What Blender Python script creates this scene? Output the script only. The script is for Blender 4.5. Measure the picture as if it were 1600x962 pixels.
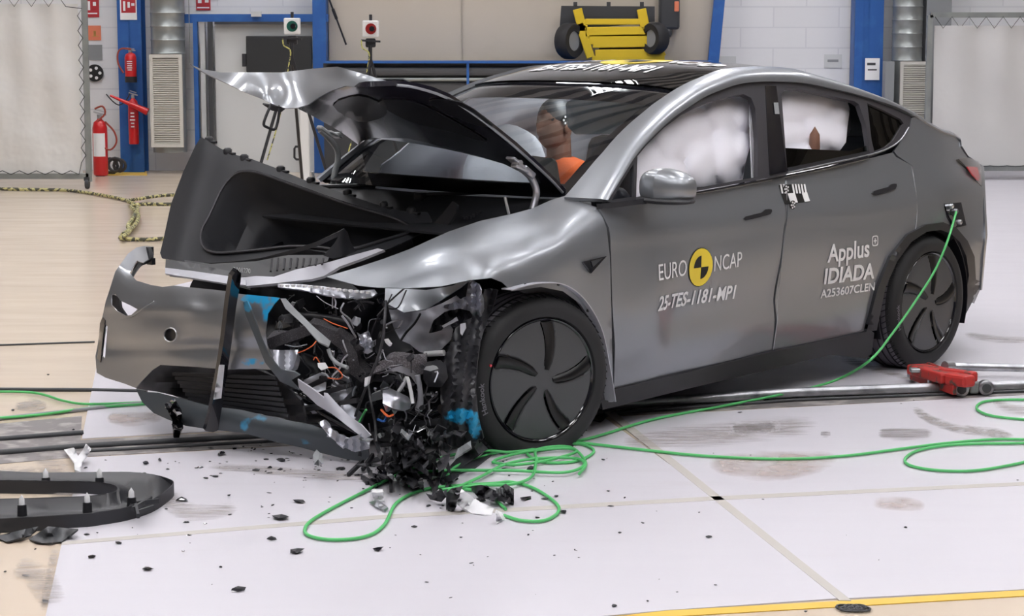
import bpy, bmesh, math, random
import numpy as np
from mathutils import Vector, Matrix
from mathutils.geometry import delaunay_2d_cdt
for o in list(bpy.data.objects): bpy.data.objects.remove(o)
SC = bpy.context.scene
COL = SC.collection
PI = math.pi
# ------------------------------------------------------------------ camera
FPX, PIT, CAMH = 3200.0, 0.134068, 1.69877
cd = bpy.data.cameras.new('camera'); cam = bpy.data.objects.new('camera', cd); COL.objects.link(cam)
cd.sensor_width = 36; cd.lens = FPX * 36 / 1600; cd.clip_end = 200
cam.location = (0, 0, CAMH); cam.rotation_euler = (PI / 2 - PIT, 0, 0)
SC.camera = cam
# ------------------------------------------------------------------ light
SC.view_settings.view_transform = 'Standard'; SC.view_settings.look = 'None'
SC.view_settings.gamma = 1; SC.view_settings.use_curve_mapping = False
SC.view_settings.exposure = 0.0
w = bpy.data.worlds.new('world'); SC.world = w; w.use_nodes = True
w.node_tree.nodes['Background'].inputs[0].default_value = (0.90, 0.93, 1.0, 1)
w.node_tree.nodes['Background'].inputs[1].default_value = 0.55
LAMP_STRENGTH = 23.5
LAMPS = [(x, y) for x in (-7.2, -3.6, 0.0, 3.6, 7.2) for y in (-1.0, 3.5, 8.0, 12.5, 17.0, 21.5) if (x, y) not in ((0.0, 12.5), (0.0, 17.0))]
LAMP_Z = 8.3
# ------------------------------------------------------------------ materials
def mat(name, col, rough=.5, metal=0., spec=.5, coat=0., emis=None, es=0., trans=0., alpha=None, noise=None, bump=None, ior=1.45):
    m = bpy.data.materials.new(name); m.use_nodes = True
    nt = m.node_tree; b = nt.nodes['Principled BSDF']
    c = tuple(col) + (1,)
    b.inputs['Base Color'].default_value = c; b.inputs['Roughness'].default_value = rough
    b.inputs['Metallic'].default_value = metal; b.inputs['Specular IOR Level'].default_value = spec
    b.inputs['Coat Weight'].default_value = coat; b.inputs['Coat Roughness'].default_value = .04
    b.inputs['IOR'].default_value = ior
    if trans: b.inputs['Transmission Weight'].default_value = trans
    if emis: b.inputs['Emission Color'].default_value = tuple(emis) + (1,); b.inputs['Emission Strength'].default_value = es
    if alpha is not None: b.inputs['Alpha'].default_value = alpha
    if noise:  # (scale, second colour, low, high)
        tc = nt.nodes.new('ShaderNodeTexCoord'); n = nt.nodes.new('ShaderNodeTexNoise'); r = nt.nodes.new('ShaderNodeMapRange'); x = nt.nodes.new('ShaderNodeMix')
        x.data_type = 'RGBA'; n.inputs['Scale'].default_value = noise[0]; n.inputs['Detail'].default_value = 6
        r.inputs[1].default_value = noise[2]; r.inputs[2].default_value = noise[3]
        nt.links.new(tc.outputs['Object'], n.inputs['Vector']); nt.links.new(n.outputs[0], r.inputs[0]); nt.links.new(r.outputs[0], x.inputs[0])
        x.inputs[6].default_value = c; x.inputs[7].default_value = tuple(noise[1]) + (1,)
        nt.links.new(x.outputs[2], b.inputs['Base Color'])
    if bump:   # (scale, strength, distance)
        tc = nt.nodes.new('ShaderNodeTexCoord'); n = nt.nodes.new('ShaderNodeTexNoise'); u = nt.nodes.new('ShaderNodeBump')
        n.inputs['Scale'].default_value = bump[0]; n.inputs['Detail'].default_value = 3
        u.inputs['Strength'].default_value = bump[1]; u.inputs['Distance'].default_value = bump[2]
        nt.links.new(tc.outputs['Object'], n.inputs['Vector']); nt.links.new(n.outputs[0], u.inputs['Height']); nt.links.new(u.outputs[0], b.inputs['Normal'])
    return m
def masked(name, base, over, scale=14, metal=0., rough=.4, lo=.42, hi=.5, coat=0.):
    """base coat with a second paint where the mesh's 'mask' attribute and a noise agree (scuffs)"""
    m = mat(name, base, rough, metal, coat=coat); nt = m.node_tree; b = nt.nodes['Principled BSDF']
    a = nt.nodes.new('ShaderNodeAttribute'); a.attribute_name = 'mask'
    tc = nt.nodes.new('ShaderNodeTexCoord'); n = nt.nodes.new('ShaderNodeTexNoise'); n.inputs['Scale'].default_value = scale; n.inputs['Detail'].default_value = 8
    ad = nt.nodes.new('ShaderNodeMath'); ad.operation = 'MULTIPLY'
    r = nt.nodes.new('ShaderNodeMapRange'); r.inputs[1].default_value = lo * .75; r.inputs[2].default_value = hi * .75
    mx = nt.nodes.new('ShaderNodeMix'); mx.data_type = 'RGBA'
    nt.links.new(tc.outputs['Object'], n.inputs['Vector']); nt.links.new(a.outputs['Fac'], ad.inputs[0]); nt.links.new(n.outputs[0], ad.inputs[1])
    nt.links.new(ad.outputs[0], r.inputs[0]); nt.links.new(r.outputs[0], mx.inputs[0])
    mx.inputs[6].default_value = tuple(base) + (1,); mx.inputs[7].default_value = tuple(over) + (1,)
    nt.links.new(mx.outputs[2], b.inputs['Base Color'])
    mr = nt.nodes.new('ShaderNodeMapRange'); mr.inputs[3].default_value = metal; mr.inputs[4].default_value = 0
    nt.links.new(r.outputs[0], mr.inputs[0]); nt.links.new(mr.outputs[0], b.inputs['Metallic'])
    return m
def glass(name, tint, refl=.06, rough=0.0, op=0.0, opcol=(.02, .02, .02)):
    m = bpy.data.materials.new(name); m.use_nodes = True; nt = m.node_tree; nt.nodes.clear()
    out = nt.nodes.new('ShaderNodeOutputMaterial'); mx = nt.nodes.new('ShaderNodeMixShader')
    tr = nt.nodes.new('ShaderNodeBsdfTransparent'); gl = nt.nodes.new('ShaderNodeBsdfGlossy'); fr = nt.nodes.new('ShaderNodeFresnel')
    tr.inputs[0].default_value = tuple(tint) + (1,); gl.inputs['Roughness'].default_value = rough; fr.inputs[0].default_value = 1.5
    ad = nt.nodes.new('ShaderNodeMath'); ad.operation = 'ADD'; ad.inputs[1].default_value = refl; ad.use_clamp = True
    nt.links.new(fr.outputs[0], ad.inputs[0]); nt.links.new(ad.outputs[0], mx.inputs[0])
    nt.links.new(tr.outputs[0], mx.inputs[1]); nt.links.new(gl.outputs[0], mx.inputs[2]); nt.links.new(mx.outputs[0], out.inputs[0])
    return m
M = dict(
    paint=mat('grey_metallic_paint', (.285, .30, .325), .33, .62, coat=.55),
    paint_blue=masked('grey_paint_blue_scuffs', (.26, .27, .29), (.02, .33, .62), 34, .7, .34, .36, .60, coat=.4),
    plastic_blue=masked('black_plastic_blue_scuffs', (.03, .03, .035), (.02, .35, .65), 34, 0, .30, .38, .58),
    chin_blue=masked('grey_plastic_blue_scuffs', (.07, .08, .09), (.05, .25, .42), 14, 0.2, .34, .42, .55),
    black=mat('satin_black_plastic', (.022, .022, .026), .42),
    softblack=mat('soft_black_trim', (.028, .029, .034), .55, bump=(900, .15, .0005)),
    gloss=mat('gloss_black', (.008, .008, .012), .06, coat=1),
    hoodin=mat('black_undercoat_hood', (.010, .009, .016), .22, 0, spec=.35, coat=.12),
    seal=mat('dark_grey_seal', (.045, .043, .05), .45),
    rubber=mat('tyre_rubber', (.028, .028, .03), .62, spec=.35),
    tread=mat('dusty_lightened_tread', (.17, .16, .185), .7, spec=.3),  # dusty grey, also lightened for the light reaching the torn arch
    cover=mat('grey_wheel_cover', (.088, .09, .096), .38, .25),
    spoke=mat('black_wheel_spoke', (.008, .008, .009), .30),
    alu=mat('bare_aluminium', (.55, .56, .62), .34, .85, bump=(25, .3, .004)),
    primer=mat('light_grey_primer', (.48, .48, .53), .42, .15),
    whitepl=mat('white_plastic', (.8, .8, .82), .4),
    foam=mat('grey_foam', (.16, .15, .16), .85, bump=(260, .9, .003), noise=(220, (.32, .30, .33), .5, .62)),
    darkfoam=mat('dark_grey_foam', (.055, .052, .058), .8, bump=(260, .9, .003), noise=(220, (.14, .13, .14), .55, .65)),
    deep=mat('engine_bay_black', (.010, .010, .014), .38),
    bag=mat('airbag_fabric', (.82, .81, .88), .85, bump=(30, .25, .005)),
    wglass=glass('windscreen_glass', (.93, .98, .99), .03),
    tint=glass('tinted_side_glass', (.20, .24, .23), .05),
    dark_glass=glass('dark_roof_glass', (.34, .36, .38), .06),
    orange=mat('orange_cotton', (.72, .13, .03), .85, bump=(60, .4, .004)),
    skin=mat('brown_dummy_rubber', (.22, .11, .075), .55),
    seat=mat('dark_seat_cloth', (.03, .032, .04), .75),
    visor=mat('pale_blue_visor', (.42, .50, .56), .7),
    red=mat('red_enamel', (.62, .015, .02), .3, coat=.3),
    redjack=mat('worn_red_paint', (.50, .035, .03), .5, noise=(22, (.09, .06, .05), .52, .62)),
    lamp_red=mat('red_tail_lamp', (.55, .01, .02), .15, coat=1),
    blue=mat('blue_steel_paint', (.022, .105, .36), .45, noise=(6, (.03, .13, .40), .5, .7)),
    yellow=mat('yellow_enamel', (.72, .50, .02), .4),
    markyellow=mat('yellow_sticker', (.90, .68, .06), .45),
    markblack=mat('black_sticker', (.012, .012, .012), .5),
    markwhite=mat('white_sticker', (.85, .85, .86), .5),
    green=mat('green_cable_jacket', (.10, .52, .16), .45),
    steel=mat('scuffed_steel', (.50, .51, .54), .33, .8, noise=(9, (.22, .22, .24), .5, .7)),
    duct=mat('galvanised_duct', (.36, .38, .37), .38, .6, noise=(4, (.27, .29, .29), .4, .7)),
    grille=mat('cream_grille_paint', (.60, .58, .53), .5),
    greyp=mat('grey_paint', (.26, .27, .28), .5),
    darkp=mat('dark_grey_paint', (.045, .047, .052), .45),
    white=mat('white_paint', (.78, .78, .77), .5),
    board=mat('pale_grey_board', (.60, .61, .61), .4),
    screen=mat('dark_screen', (.03, .032, .034), .35),
    wire=mat('orange_wire', (.8, .16, .05), .5),
    copper=mat('brass', (.6, .35, .12), .35, .9),
    tape=mat('translucent_white_tape', (.82, .82, .84), .35),
    hose=mat('dark_red_hose', (.33, .06, .04), .5),
    vinyl=mat('white_vinyl_sheet', (.74, .73, .71), .28, bump=(2.2, .9, .05), coat=.2),
    tan=mat('grey_white_cloth', (.62, .61, .60), .65, bump=(3, .5, .03)),
    signred=mat('red_sign', (.45, .03, .04), .4),
    signorange=mat('orange_sign', (.75, .22, .12), .5),
)
# ------------------------------------------------------------------ tags and mesh building
def tag(o, label=None, cat=None, group=None, kind=None):
    if label: o['label'] = label
    if cat: o['category'] = cat
    if group: o['group'] = group
    if kind: o['kind'] = kind
    return o
def empty(name, loc=(0, 0, 0), rz=0, label=None, cat=None, group=None):
    o = bpy.data.objects.new(name, None); COL.objects.link(o); o.location = loc; o.rotation_euler = (0, 0, rz); o.empty_display_size = .1
    return tag(o, label, cat, group)
class MB:
    def __init__(s): s.v = []; s.f = []; s.sm = []
    def add(s, vs, fs, smooth=False):
        n = len(s.v); s.v += [tuple(map(float, p)) for p in vs]; s.f += [tuple(i + n for i in f) for f in fs]; s.sm += [smooth] * len(fs); return s
    def box(s, c, d, R=None, bev=0.0):
        x, y, z = d[0] / 2, d[1] / 2, d[2] / 2
        if bev <= 0:
            vs = [Vector((a * x, b * y, e * z)) for a in (-1, 1) for b in (-1, 1) for e in (-1, 1)]
            fs = [(0, 1, 3, 2), (4, 6, 7, 5), (0, 4, 5, 1), (2, 3, 7, 6), (0, 2, 6, 4), (1, 5, 7, 3)]
        else:
            bm = bmesh.new(); bmesh.ops.create_cube(bm, size=1)
            for v in bm.verts: v.co = Vector((v.co.x * d[0], v.co.y * d[1], v.co.z * d[2]))
            bmesh.ops.bevel(bm, geom=bm.edges[:] , offset=min(bev, min(d) * .45), segments=2, affect='EDGES', profile=.5)
            bm.verts.index_update(); vs = [v.co.copy() for v in bm.verts]; fs = [tuple(v.index for v in f.verts) for f in bm.faces]; bm.free()
        if R is not None: vs = [R @ v for v in vs]
        return s.add([v + Vector(c) for v in vs], fs)
    def bar(s, a, b, wd, ht=None, up=(0, 0, 1), bev=0.0):
        a = Vector(a); b = Vector(b); d = b - a; L = d.length; d.normalize(); up = Vector(up)
        if abs(d.dot(up)) > .97: up = Vector((1, 0, 0))
        sx = d.cross(up).normalized(); uz = sx.cross(d)
        R = Matrix((d, sx, uz)).transposed()
        return s.box((a + b) / 2, (L, wd, ht or wd), R, bev)
    def tube(s, pts, r, n=8, smooth=True, closed=False, res=0, cap=True):
        P = [Vector(p) for p in pts]
        rr = r if hasattr(r, '__len__') else [r] * len(P)
        if res:
            P, rr = crom(P, res, closed, list(rr))
        k = len(P); T = []
        for i in range(k):
            a = P[(i - 1) % k] if closed or i > 0 else P[i]; b = P[(i + 1) % k] if closed or i < k - 1 else P[i]
            t = b - a; T.append(t.normalized() if t.length > 1e-9 else Vector((1, 0, 0)))
        u = T[0].orthogonal().normalized(); vs = []; fs = []
        for i in range(k):
            u = (u - T[i] * u.dot(T[i])); u = u.normalized() if u.length > 1e-6 else T[i].orthogonal().normalized()
            v = T[i].cross(u)
            vs += [P[i] + (u * math.cos(2 * PI * j / n) + v * math.sin(2 * PI * j / n)) * rr[i] for j in range(n)]
        for i in range(k if closed else k - 1):
            a = i * n; b = ((i + 1) % k) * n
            fs += [(a + j, a + (j + 1) % n, b + (j + 1) % n, b + j) for j in range(n)]
        if cap and not closed: fs += [tuple(range(n))[::-1], tuple((k - 1) * n + j for j in range(n))]
        return s.add(vs, fs, smooth)
    def lathe(s, prof, n=24, R=None, c=(0, 0, 0), smooth=True, closed=False):
        """prof: (radius, height) turned round z"""
        vs = []; fs = []; k = len(prof)
        for (r, h) in prof: vs += [Vector((r * math.cos(2 * PI * j / n), r * math.sin(2 * PI * j / n), h)) for j in range(n)]
        for i in range(k if closed else k - 1):
            a = i * n; b = ((i + 1) % k) * n
            fs += [(a + j, a + (j + 1) % n, b + (j + 1) % n, b + j) for j in range(n)]
        if not closed:
            if prof[0][0] > 1e-6: fs.append(tuple(range(n))[::-1])
            if prof[-1][0] > 1e-6: fs.append(tuple((k - 1) * n + j for j in range(n)))
        if R is not None: vs = [R @ v for v in vs]
        return s.add([v + Vector(c) for v in vs], fs, smooth)
    def ribbon(s, pts, wvecs, th=.004, res=4):
        """a flat strip along pts; wvecs = half-width vectors"""
        P = crom([Vector(p) for p in pts], res)[0]; Wv = crom([Vector(p) for p in wvecs], res)[0]
        k = len(P); vs = []; fs = []
        for i in range(k):
            t = (P[min(i + 1, k - 1)] - P[max(i - 1, 0)]).normalized(); nn = t.cross(Wv[i]).normalized() * th / 2
            vs += [P[i] - Wv[i] - nn, P[i] + Wv[i] - nn, P[i] + Wv[i] + nn, P[i] - Wv[i] + nn]
        for i in range(k - 1):
            a = i * 4; b = a + 4
            fs += [(a + j, a + (j + 1) % 4, b + (j + 1) % 4, b + j) for j in range(4)]
        fs += [(3, 2, 1, 0), tuple((k - 1) * 4 + j for j in range(4))]
        return s.add(vs, fs)
    def grid(s, rows, th=0.0, smooth=True, closed_u=False):
        """rows: list of rows of points; th>0 makes it a closed sheet (back side against the normal)"""
        A = np.array([[tuple(p) for p in r] for r in rows], float); n, m = A.shape[:2]
        idx = lambda i, j: i * m + j
        fs = [(idx(i, j), idx(i, j + 1), idx(i + 1, j + 1), idx(i + 1, j)) for i in range(n - 1) for j in range(m - 1)]
        if th == 0: return s.add(A.reshape(-1, 3), fs, smooth)
        du = np.gradient(A, axis=0); dv = np.gradient(A, axis=1); N = np.cross(dv, du); N /= np.linalg.norm(N, axis=2, keepdims=True) + 1e-12
        B = A - N * th; k = n * m
        f2 = [tuple(i + k for i in f[::-1]) for f in fs]
        rim = [idx(0, j) for j in range(m)] + [idx(i, m - 1) for i in range(1, n)] + [idx(n - 1, j) for j in range(m - 2, -1, -1)] + [idx(i, 0) for i in range(n - 2, 0, -1)]
        f3 = [(rim[i], rim[i - 1], rim[i - 1] + k, rim[i] + k) for i in range(len(rim))]
        s.add(np.concatenate([A.reshape(-1, 3), B.reshape(-1, 3)]), fs + f2 + f3, smooth); return s
    def build(s, name, m, parent=None, label=None, attr=None, auto=None, fixn=False, face=None):
        me = bpy.data.meshes.new(name); me.from_pydata(s.v, [], s.f); me.validate(); 
        if len(me.polygons) == len(s.sm): me.polygons.foreach_set('use_smooth', s.sm)
        if fixn:
            bm = bmesh.new(); bm.from_mesh(me); bmesh.ops.recalc_face_normals(bm, faces=bm.faces); bm.to_mesh(me); bm.free()
        if face is not None:
            if sum((Vector(f.normal).dot(Vector(face))) * f.area for f in me.polygons) < 0: me.flip_normals()
        if auto is not None:
            me.polygons.foreach_set('use_smooth', [True] * len(me.polygons)); me.set_sharp_from_angle(angle=auto)
        elif any(s.sm): me.set_sharp_from_angle(angle=math.radians(52))
        me.materials.append(m)
        if attr is not None:
            at = me.attributes.new('mask', 'FLOAT', 'POINT'); at.data.foreach_set('value', attr)
        me.update(); o = bpy.data.objects.new(name, me); COL.objects.link(o)
        if parent is not None: o.parent = parent
        if label: o['label'] = label
        return o
def crom(P, res, closed=False, rr=None):
    k = len(P); out = []; ro = []
    for i in range(k if closed else k - 1):
        g = lambda q: P[q % k] if closed else P[max(0, min(k - 1, q))]
        p0, p1, p2, p3 = g(i - 1), g(i), g(i + 1), g(i + 2)
        for j in range(res):
            t = j / res
            out.append(.5 * ((2 * p1) + (p2 - p0) * t + (2 * p0 - 5 * p1 + 4 * p2 - p3) * t * t + (3 * p1 - p0 - 3 * p2 + p3) * t ** 3))
            if rr: ro.append(rr[i] * (1 - t) + rr[(i + 1) % k] * t)
    if not closed:
        out.append(P[-1])
        if rr: ro.append(rr[-1])
    return out, ro
def crom2(pts, res, closed=True):
    return [(p.x, p.y) for p in crom([Vector((a, b, 0)) for a, b in pts], res, closed)[0]]
def lerp(a, b, t): return a + (b - a) * t
# ------------------------------------------------------------------ from a picture point and a known plane to a place
OX, OY, TH = -0.566483, 8.862, 3.949584       # the car: foot of its front axle, heading
ca, sa = math.cos(TH), math.sin(TH)
def ray(px, py):
    a = (px - 800) / FPX; b = (481 - py) / FPX
    return Vector((a, math.cos(PIT) + b * math.sin(PIT), -math.sin(PIT) + b * math.cos(PIT)))
OC = Vector(((0 - OX) * ca + (0 - OY) * sa, -(0 - OX) * sa + (0 - OY) * ca, CAMH))
def cray(px, py):
    r = ray(px, py); return Vector((r.x * ca + r.y * sa, -r.x * sa + r.y * ca, r.z))
def C(px, py, x=None, y=None, z=None):        # car frame
    r = cray(px, py)
    t = (x - OC.x) / r.x if x is not None else (y - OC.y) / r.y if y is not None else (z - OC.z) / r.z
    return OC + r * t
def W(px, py, z=0.0, y=None):                 # world
    r = ray(px, py); t = y / r.y if y is not None else (z - CAMH) / r.z
    return Vector((0, 0, CAMH)) + r * t
def c2w(c): return Vector((OX + c[0] * ca - c[1] * sa, OY + c[0] * sa + c[1] * ca, c[2]))
def w2c(P): return Vector(((P[0] - OX) * ca + (P[1] - OY) * sa, -(P[0] - OX) * sa + (P[1] - OY) * ca, P[2]))
# side of the body: half width at (x, z)
_sz = [0.0, .15, .22, .35, .55, .75, .88, .95, 1.02, 1.1, 1.3, 1.45, 1.55, 1.7]
_sy = [.84, .87, .905, .935, .957, .95, .935, .915, .885, .855, .765, .69, .63, .52]
_cs = np.linspace(0, 1.7, 171); _cy = np.interp(_cs, _sz, _sy)
for _ in range(12): _cy[1:-1] = (_cy[:-2] + 2 * _cy[1:-1] + _cy[2:]) / 4
def S(x, z):
    y = float(np.interp(z, _cs, _cy))
    d = max(0, -2.6 - x); k = float(np.interp(z, [.6, 1.0], [.12, .19])); y -= k * d * d
    d = max(0, x + .2); y -= .10 * d * d
    return y
def CS(px, py, off=0.0):
    y = .9
    for _ in range(60):
        p = C(px, py, y=y); y = .5 * y + .5 * (S(p.x, p.z) + off)
    return C(px, py, y=y)
def CSxz(x, z, off=0.0): return Vector((x, S(x, z) + off, z))
# ------------------------------------------------------------------ sheets cut to an outline
def inside(p, poly):
    x, y = p; c = False; n = len(poly); j = n - 1
    for i in range(n):
        xi, yi = poly[i]; xj, yj = poly[j]
        if (yi > y) != (yj > y) and x < (xj - xi) * (y - yi) / (yj - yi) + xi: c = not c
        j = i
    return c
def densify(poly, step):
    out = []
    for i in range(len(poly)):
        a = poly[i]; b = poly[(i + 1) % len(poly)]; d = math.hypot(b[0] - a[0], b[1] - a[1]); n = max(1, int(math.ceil(d / step)))
        out += [(a[0] + (b[0] - a[0]) * k / n, a[1] + (b[1] - a[1]) * k / n) for k in range(n)]
    return out
def flat_tri(outline, holes, step):
    loops = [densify(outline, step)] + [densify(h, step) for h in holes]
    pts = []; edges = []
    for lp in loops:
        n0 = len(pts); pts += lp; edges += [(n0 + i, n0 + (i + 1) % len(lp)) for i in range(len(lp))]
    xs = [p[0] for p in loops[0]]; ys = [p[1] for p in loops[0]]
    near = np.array(pts)
    for i in range(int((max(xs) - min(xs)) / step) + 1):
        for j in range(int((max(ys) - min(ys)) / (step * .87)) + 1):
            q = (min(xs) + (i + .5 * (j % 2)) * step, min(ys) + j * step * .87)
            if inside(q, outline) and not any(inside(q, h) for h in holes) and ((near - q) ** 2).sum(1).min() > (step * .5) ** 2: pts.append(q)
    vc, _, fc, _, _, _ = delaunay_2d_cdt([Vector(p) for p in pts], edges, [], 0, 1e-5)
    vc = [(v.x, v.y) for v in vc]; fs = []
    for f in fc:
        c = (sum(vc[i][0] for i in f) / len(f), sum(vc[i][1] for i in f) / len(f))
        if inside(c, outline) and not any(inside(c, h) for h in holes): fs.append(tuple(f))
    used = sorted({i for f in fs for i in f}); mp = {u: i for i, u in enumerate(used)}
    return [vc[u] for u in used], [tuple(mp[i] for i in f) for f in fs]
def sheet(vs3, fs, th, toward):
    """close a triangulated surface into a sheet of thickness th, its face to `toward`"""
    V = np.array([tuple(v) for v in vs3]); N = np.zeros_like(V)
    F2 = []
    T = np.array(tuple(toward))
    for f in fs:
        a, b, c = V[f[0]], V[f[1]], V[f[2]]; n = np.cross(b - a, c - a)
        if n @ (T - a) < 0: f = f[::-1]; n = -n
        F2.append(f)
        for i in f: N[i] += n
    N /= np.linalg.norm(N, axis=1, keepdims=True) + 1e-12
    if th <= 0: return V, F2
    cnt = {}
    for f in F2:
        for i in range(len(f)): cnt[(f[i], f[(i + 1) % len(f)])] = 1
    rim = [e for e in cnt if (e[1], e[0]) not in cnt]; k = len(V)
    allf = F2 + [tuple(i + k for i in f[::-1]) for f in F2] + [(b, a, a + k, b + k) for a, b in rim]
    return np.concatenate([V, V - N * th]), allf
def tps(ctrl):
    """smooth inverse-depth field through control points (px, py, axis, value) in the car frame"""
    P = []; val = []
    for c in ctrl:
        p = C(c[0], c[1], **{c[2]: c[3]}); r = cray(c[0], c[1]); P.append((c[0] / 100, c[1] / 100)); val.append(1 / ((p - OC).length / r.length))
    P = np.array(P); n = len(P); K = np.zeros((n, n))
    for i in range(n):
        d = ((P - P[i]) ** 2).sum(1); K[i] = np.where(d > 0, d * np.log(np.maximum(d, 1e-12)), 0)
    A = np.zeros((n + 3, n + 3)); A[:n, :n] = K + np.eye(n) * 1e-4; A[:n, n] = 1; A[:n, n + 1:] = P; A[n:, :n] = A[:n, n:].T
    sol = np.linalg.lstsq(A, np.array(val + [0, 0, 0]), rcond=None)[0]
    def f(px, py):
        q = np.array((px / 100, py / 100)); d = ((P - q) ** 2).sum(1); k = np.where(d > 0, d * np.log(np.maximum(d, 1e-12)), 0)
        return float(k @ sol[:n] + sol[n] + sol[n + 1] * q[0] + sol[n + 2] * q[1])
    return f
def pp(outline, ctrl, step=14, holes=(), th=.004, smooth=0, warp=None, mb=None, back=0.0):
    """sheet metal / moulding traced on the picture, standing at its own depth (car frame)"""
    if smooth: outline = crom2(outline, smooth)
    f = tps(ctrl); v2, fs = flat_tri(list(outline), [list(h) for h in holes], step)
    v3 = []
    for (a, b) in v2:
        t = 1 / f(a, b)
        if warp: t += warp(a, b)
        v3.append(OC + cray(a, b) * (t + back))
    V, F = sheet(v3, fs, th, OC)
    mb = mb or MB(); mb.add(V, F, True); mb.v2 = v2; mb.nv = len(V); return mb
def side(outline, step=16, holes=(), th=.012, off=0.0, warp=None, smooth=0):
    """a panel of the body side traced on the picture and laid on S"""
    if smooth: outline = crom2(outline, smooth)
    v2, fs = flat_tri(list(outline), [list(h) for h in holes], step)
    v3 = []
    for (a, b) in v2:
        p = CS(a, b, off)
        if warp: p.y += warp(p.x, p.z)
        v3.append(p)
    V, F = sheet(v3, fs, th, OC); mb = MB(); mb.add(V, F, True); mb.v2 = v2; return mb
def mirrored(o, parent, name=None):
    me = o.data.copy(); 
    for v in me.vertices: v.co.y = -v.co.y
    me.flip_normals(); c = bpy.data.objects.new(name or o.name.split('.')[0], me); COL.objects.link(c); c.parent = parent; return c
def sheetmask(mb, fn):
    a = [fn(x, y) for (x, y) in mb.v2]; return (a + a)[:len(mb.v)] if len(mb.v) > len(a) else a
def blob(cx, cy, rx, ry): return lambda x, y: max(0., 1 - math.hypot((x - cx) / rx, (y - cy) / ry)) ** .5
def text_mesh(txt, size, bold=0.0, shear=0.0, spacing=1.0):
    cu = bpy.data.curves.new('lettering', 'FONT'); cu.body = txt; cu.size = size; cu.offset = bold; cu.shear = shear; cu.space_character = spacing; cu.resolution_u = 4
    o = bpy.data.objects.new('lettering', cu); COL.objects.link(o); dg = bpy.context.evaluated_depsgraph_get(); me = bpy.data.meshes.new_from_object(o.evaluated_get(dg))
    vs = [v.co.copy() for v in me.vertices]; fs = [tuple(p.vertices) for p in me.polygons]
    bpy.data.objects.remove(o); bpy.data.curves.remove(cu); bpy.data.meshes.remove(me); return vs, fs
def wtext(txt, p0, size, m, parent=None, name='lettering', right=(1, 0, 0), up=(0, 0, 1), bold=0, width=None):
    """lettering in a flat plane"""
    vs, fs = text_mesh(txt, size, bold); k = 1.
    if width: k = width / (max(v.x for v in vs) - min(v.x for v in vs))
    r, u = Vector(right), Vector(up); mb = MB(); mb.add([Vector(p0) + r * v.x * k + u * v.y for v in vs], fs)
    return mb.build(name, m, parent)
# =================================================================== the hall
def struct(mb, name, m, parent=None, **k):
    o = mb.build(name, m, parent, **k)
    if parent is None: o['kind'] = 'structure'
    return o
def floor_mat(name, c1, c2, rough, streak=.35, dirt=(.42, .38, .36), dl=.60, dh=.80):
    m = mat(name, c1, rough, 0, spec=.45); nt = m.node_tree; b = nt.nodes['Principled BSDF']; L = nt.links.new
    tc = nt.nodes.new('ShaderNodeTexCoord'); mp = nt.nodes.new('ShaderNodeMapping'); mp.inputs['Scale'].default_value = (.5, 2.6, 1)
    n1 = nt.nodes.new('ShaderNodeTexNoise'); n1.inputs['Scale'].default_value = 2.2; n1.inputs['Detail'].default_value = 9; n1.inputs['Roughness'].default_value = .62
    n2 = nt.nodes.new('ShaderNodeTexNoise'); n2.inputs['Scale'].default_value = .55; n2.inputs['Detail'].default_value = 4
    r1 = nt.nodes.new('ShaderNodeMapRange'); r1.inputs[1].default_value = dl; r1.inputs[2].default_value = dh; r1.inputs[4].default_value = streak
    x1 = nt.nodes.new('ShaderNodeMix'); x1.data_type = 'RGBA'; x2 = nt.nodes.new('ShaderNodeMix'); x2.data_type = 'RGBA'
    L(tc.outputs['Object'], mp.inputs[0]); L(mp.outputs[0], n1.inputs['Vector']); L(tc.outputs['Object'], n2.inputs['Vector'])
    L(n2.outputs[0], x1.inputs[0]); x1.inputs[6].default_value = tuple(c1) + (1,); x1.inputs[7].default_value = tuple(c2) + (1,)
    L(n1.outputs[0], r1.inputs[0]); L(r1.outputs[0], x2.inputs[0]); L(x1.outputs[2], x2.inputs[6]); x2.inputs[7].default_value = tuple(dirt) + (1,); L(x2.outputs[2], b.inputs['Base Color'])
    r2 = nt.nodes.new('ShaderNodeMapRange'); r2.inputs[3].default_value = rough - .07; r2.inputs[4].default_value = rough + .18; L(n1.outputs[0], r2.inputs[0]); L(r2.outputs[0], b.inputs['Roughness'])
    return m
M['beige'] = floor_mat('beige_resin_floor', (.66, .545, .425), (.62, .52, .42), .16, .25, (.42, .35, .30))
M['plate'] = floor_mat('white_floor_plate', (.635, .615, .665), (.585, .565, .61), .30, .28, (.50, .46, .45))
M['seam'] = mat('floor_seam', (.50, .47, .44), .6)
M['ygline'] = mat('yellow_floor_line', (.75, .48, .07), .5)
M['trackgrey'] = mat('worn_track_steel', (.22, .20, .20), .5, .3, noise=(9, (.40, .37, .36), .5, .62))
mb = MB(); mb.add([(-26, -14, 0), (26, -14, 0), (26, 28, 0), (-26, 28, 0)], [(0, 1, 2, 3)]); mb.add([(-26, -14, -.2), (26, -14, -.2), (26, 28, -.2), (-26, 28, -.2)], [(3, 2, 1, 0)]); floor = struct(mb, 'floor', M['beige'])
def plate(px, h=.004, name='floor_plate', m='plate', parent=None, z0=.0005):
    ps = [W(a, b) for a, b in px]; n = len(ps); mb = MB()
    mb.add([(p.x, p.y, z0) for p in ps] + [(p.x, p.y, h) for p in ps], [tuple(range(n, 2 * n))] + [(i, (i + 1) % n, n + (i + 1) % n, n + i) for i in range(n)])
    o = mb.build(name, M[m], parent, fixn=True)
    if parent is None: o['kind'] = 'structure'
    return o
plU = plate([(172, 470), (128, 686), (560, 662), (980, 628), (1700, 589), (1700, 262), (1200, 262), (900, 300)])
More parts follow.
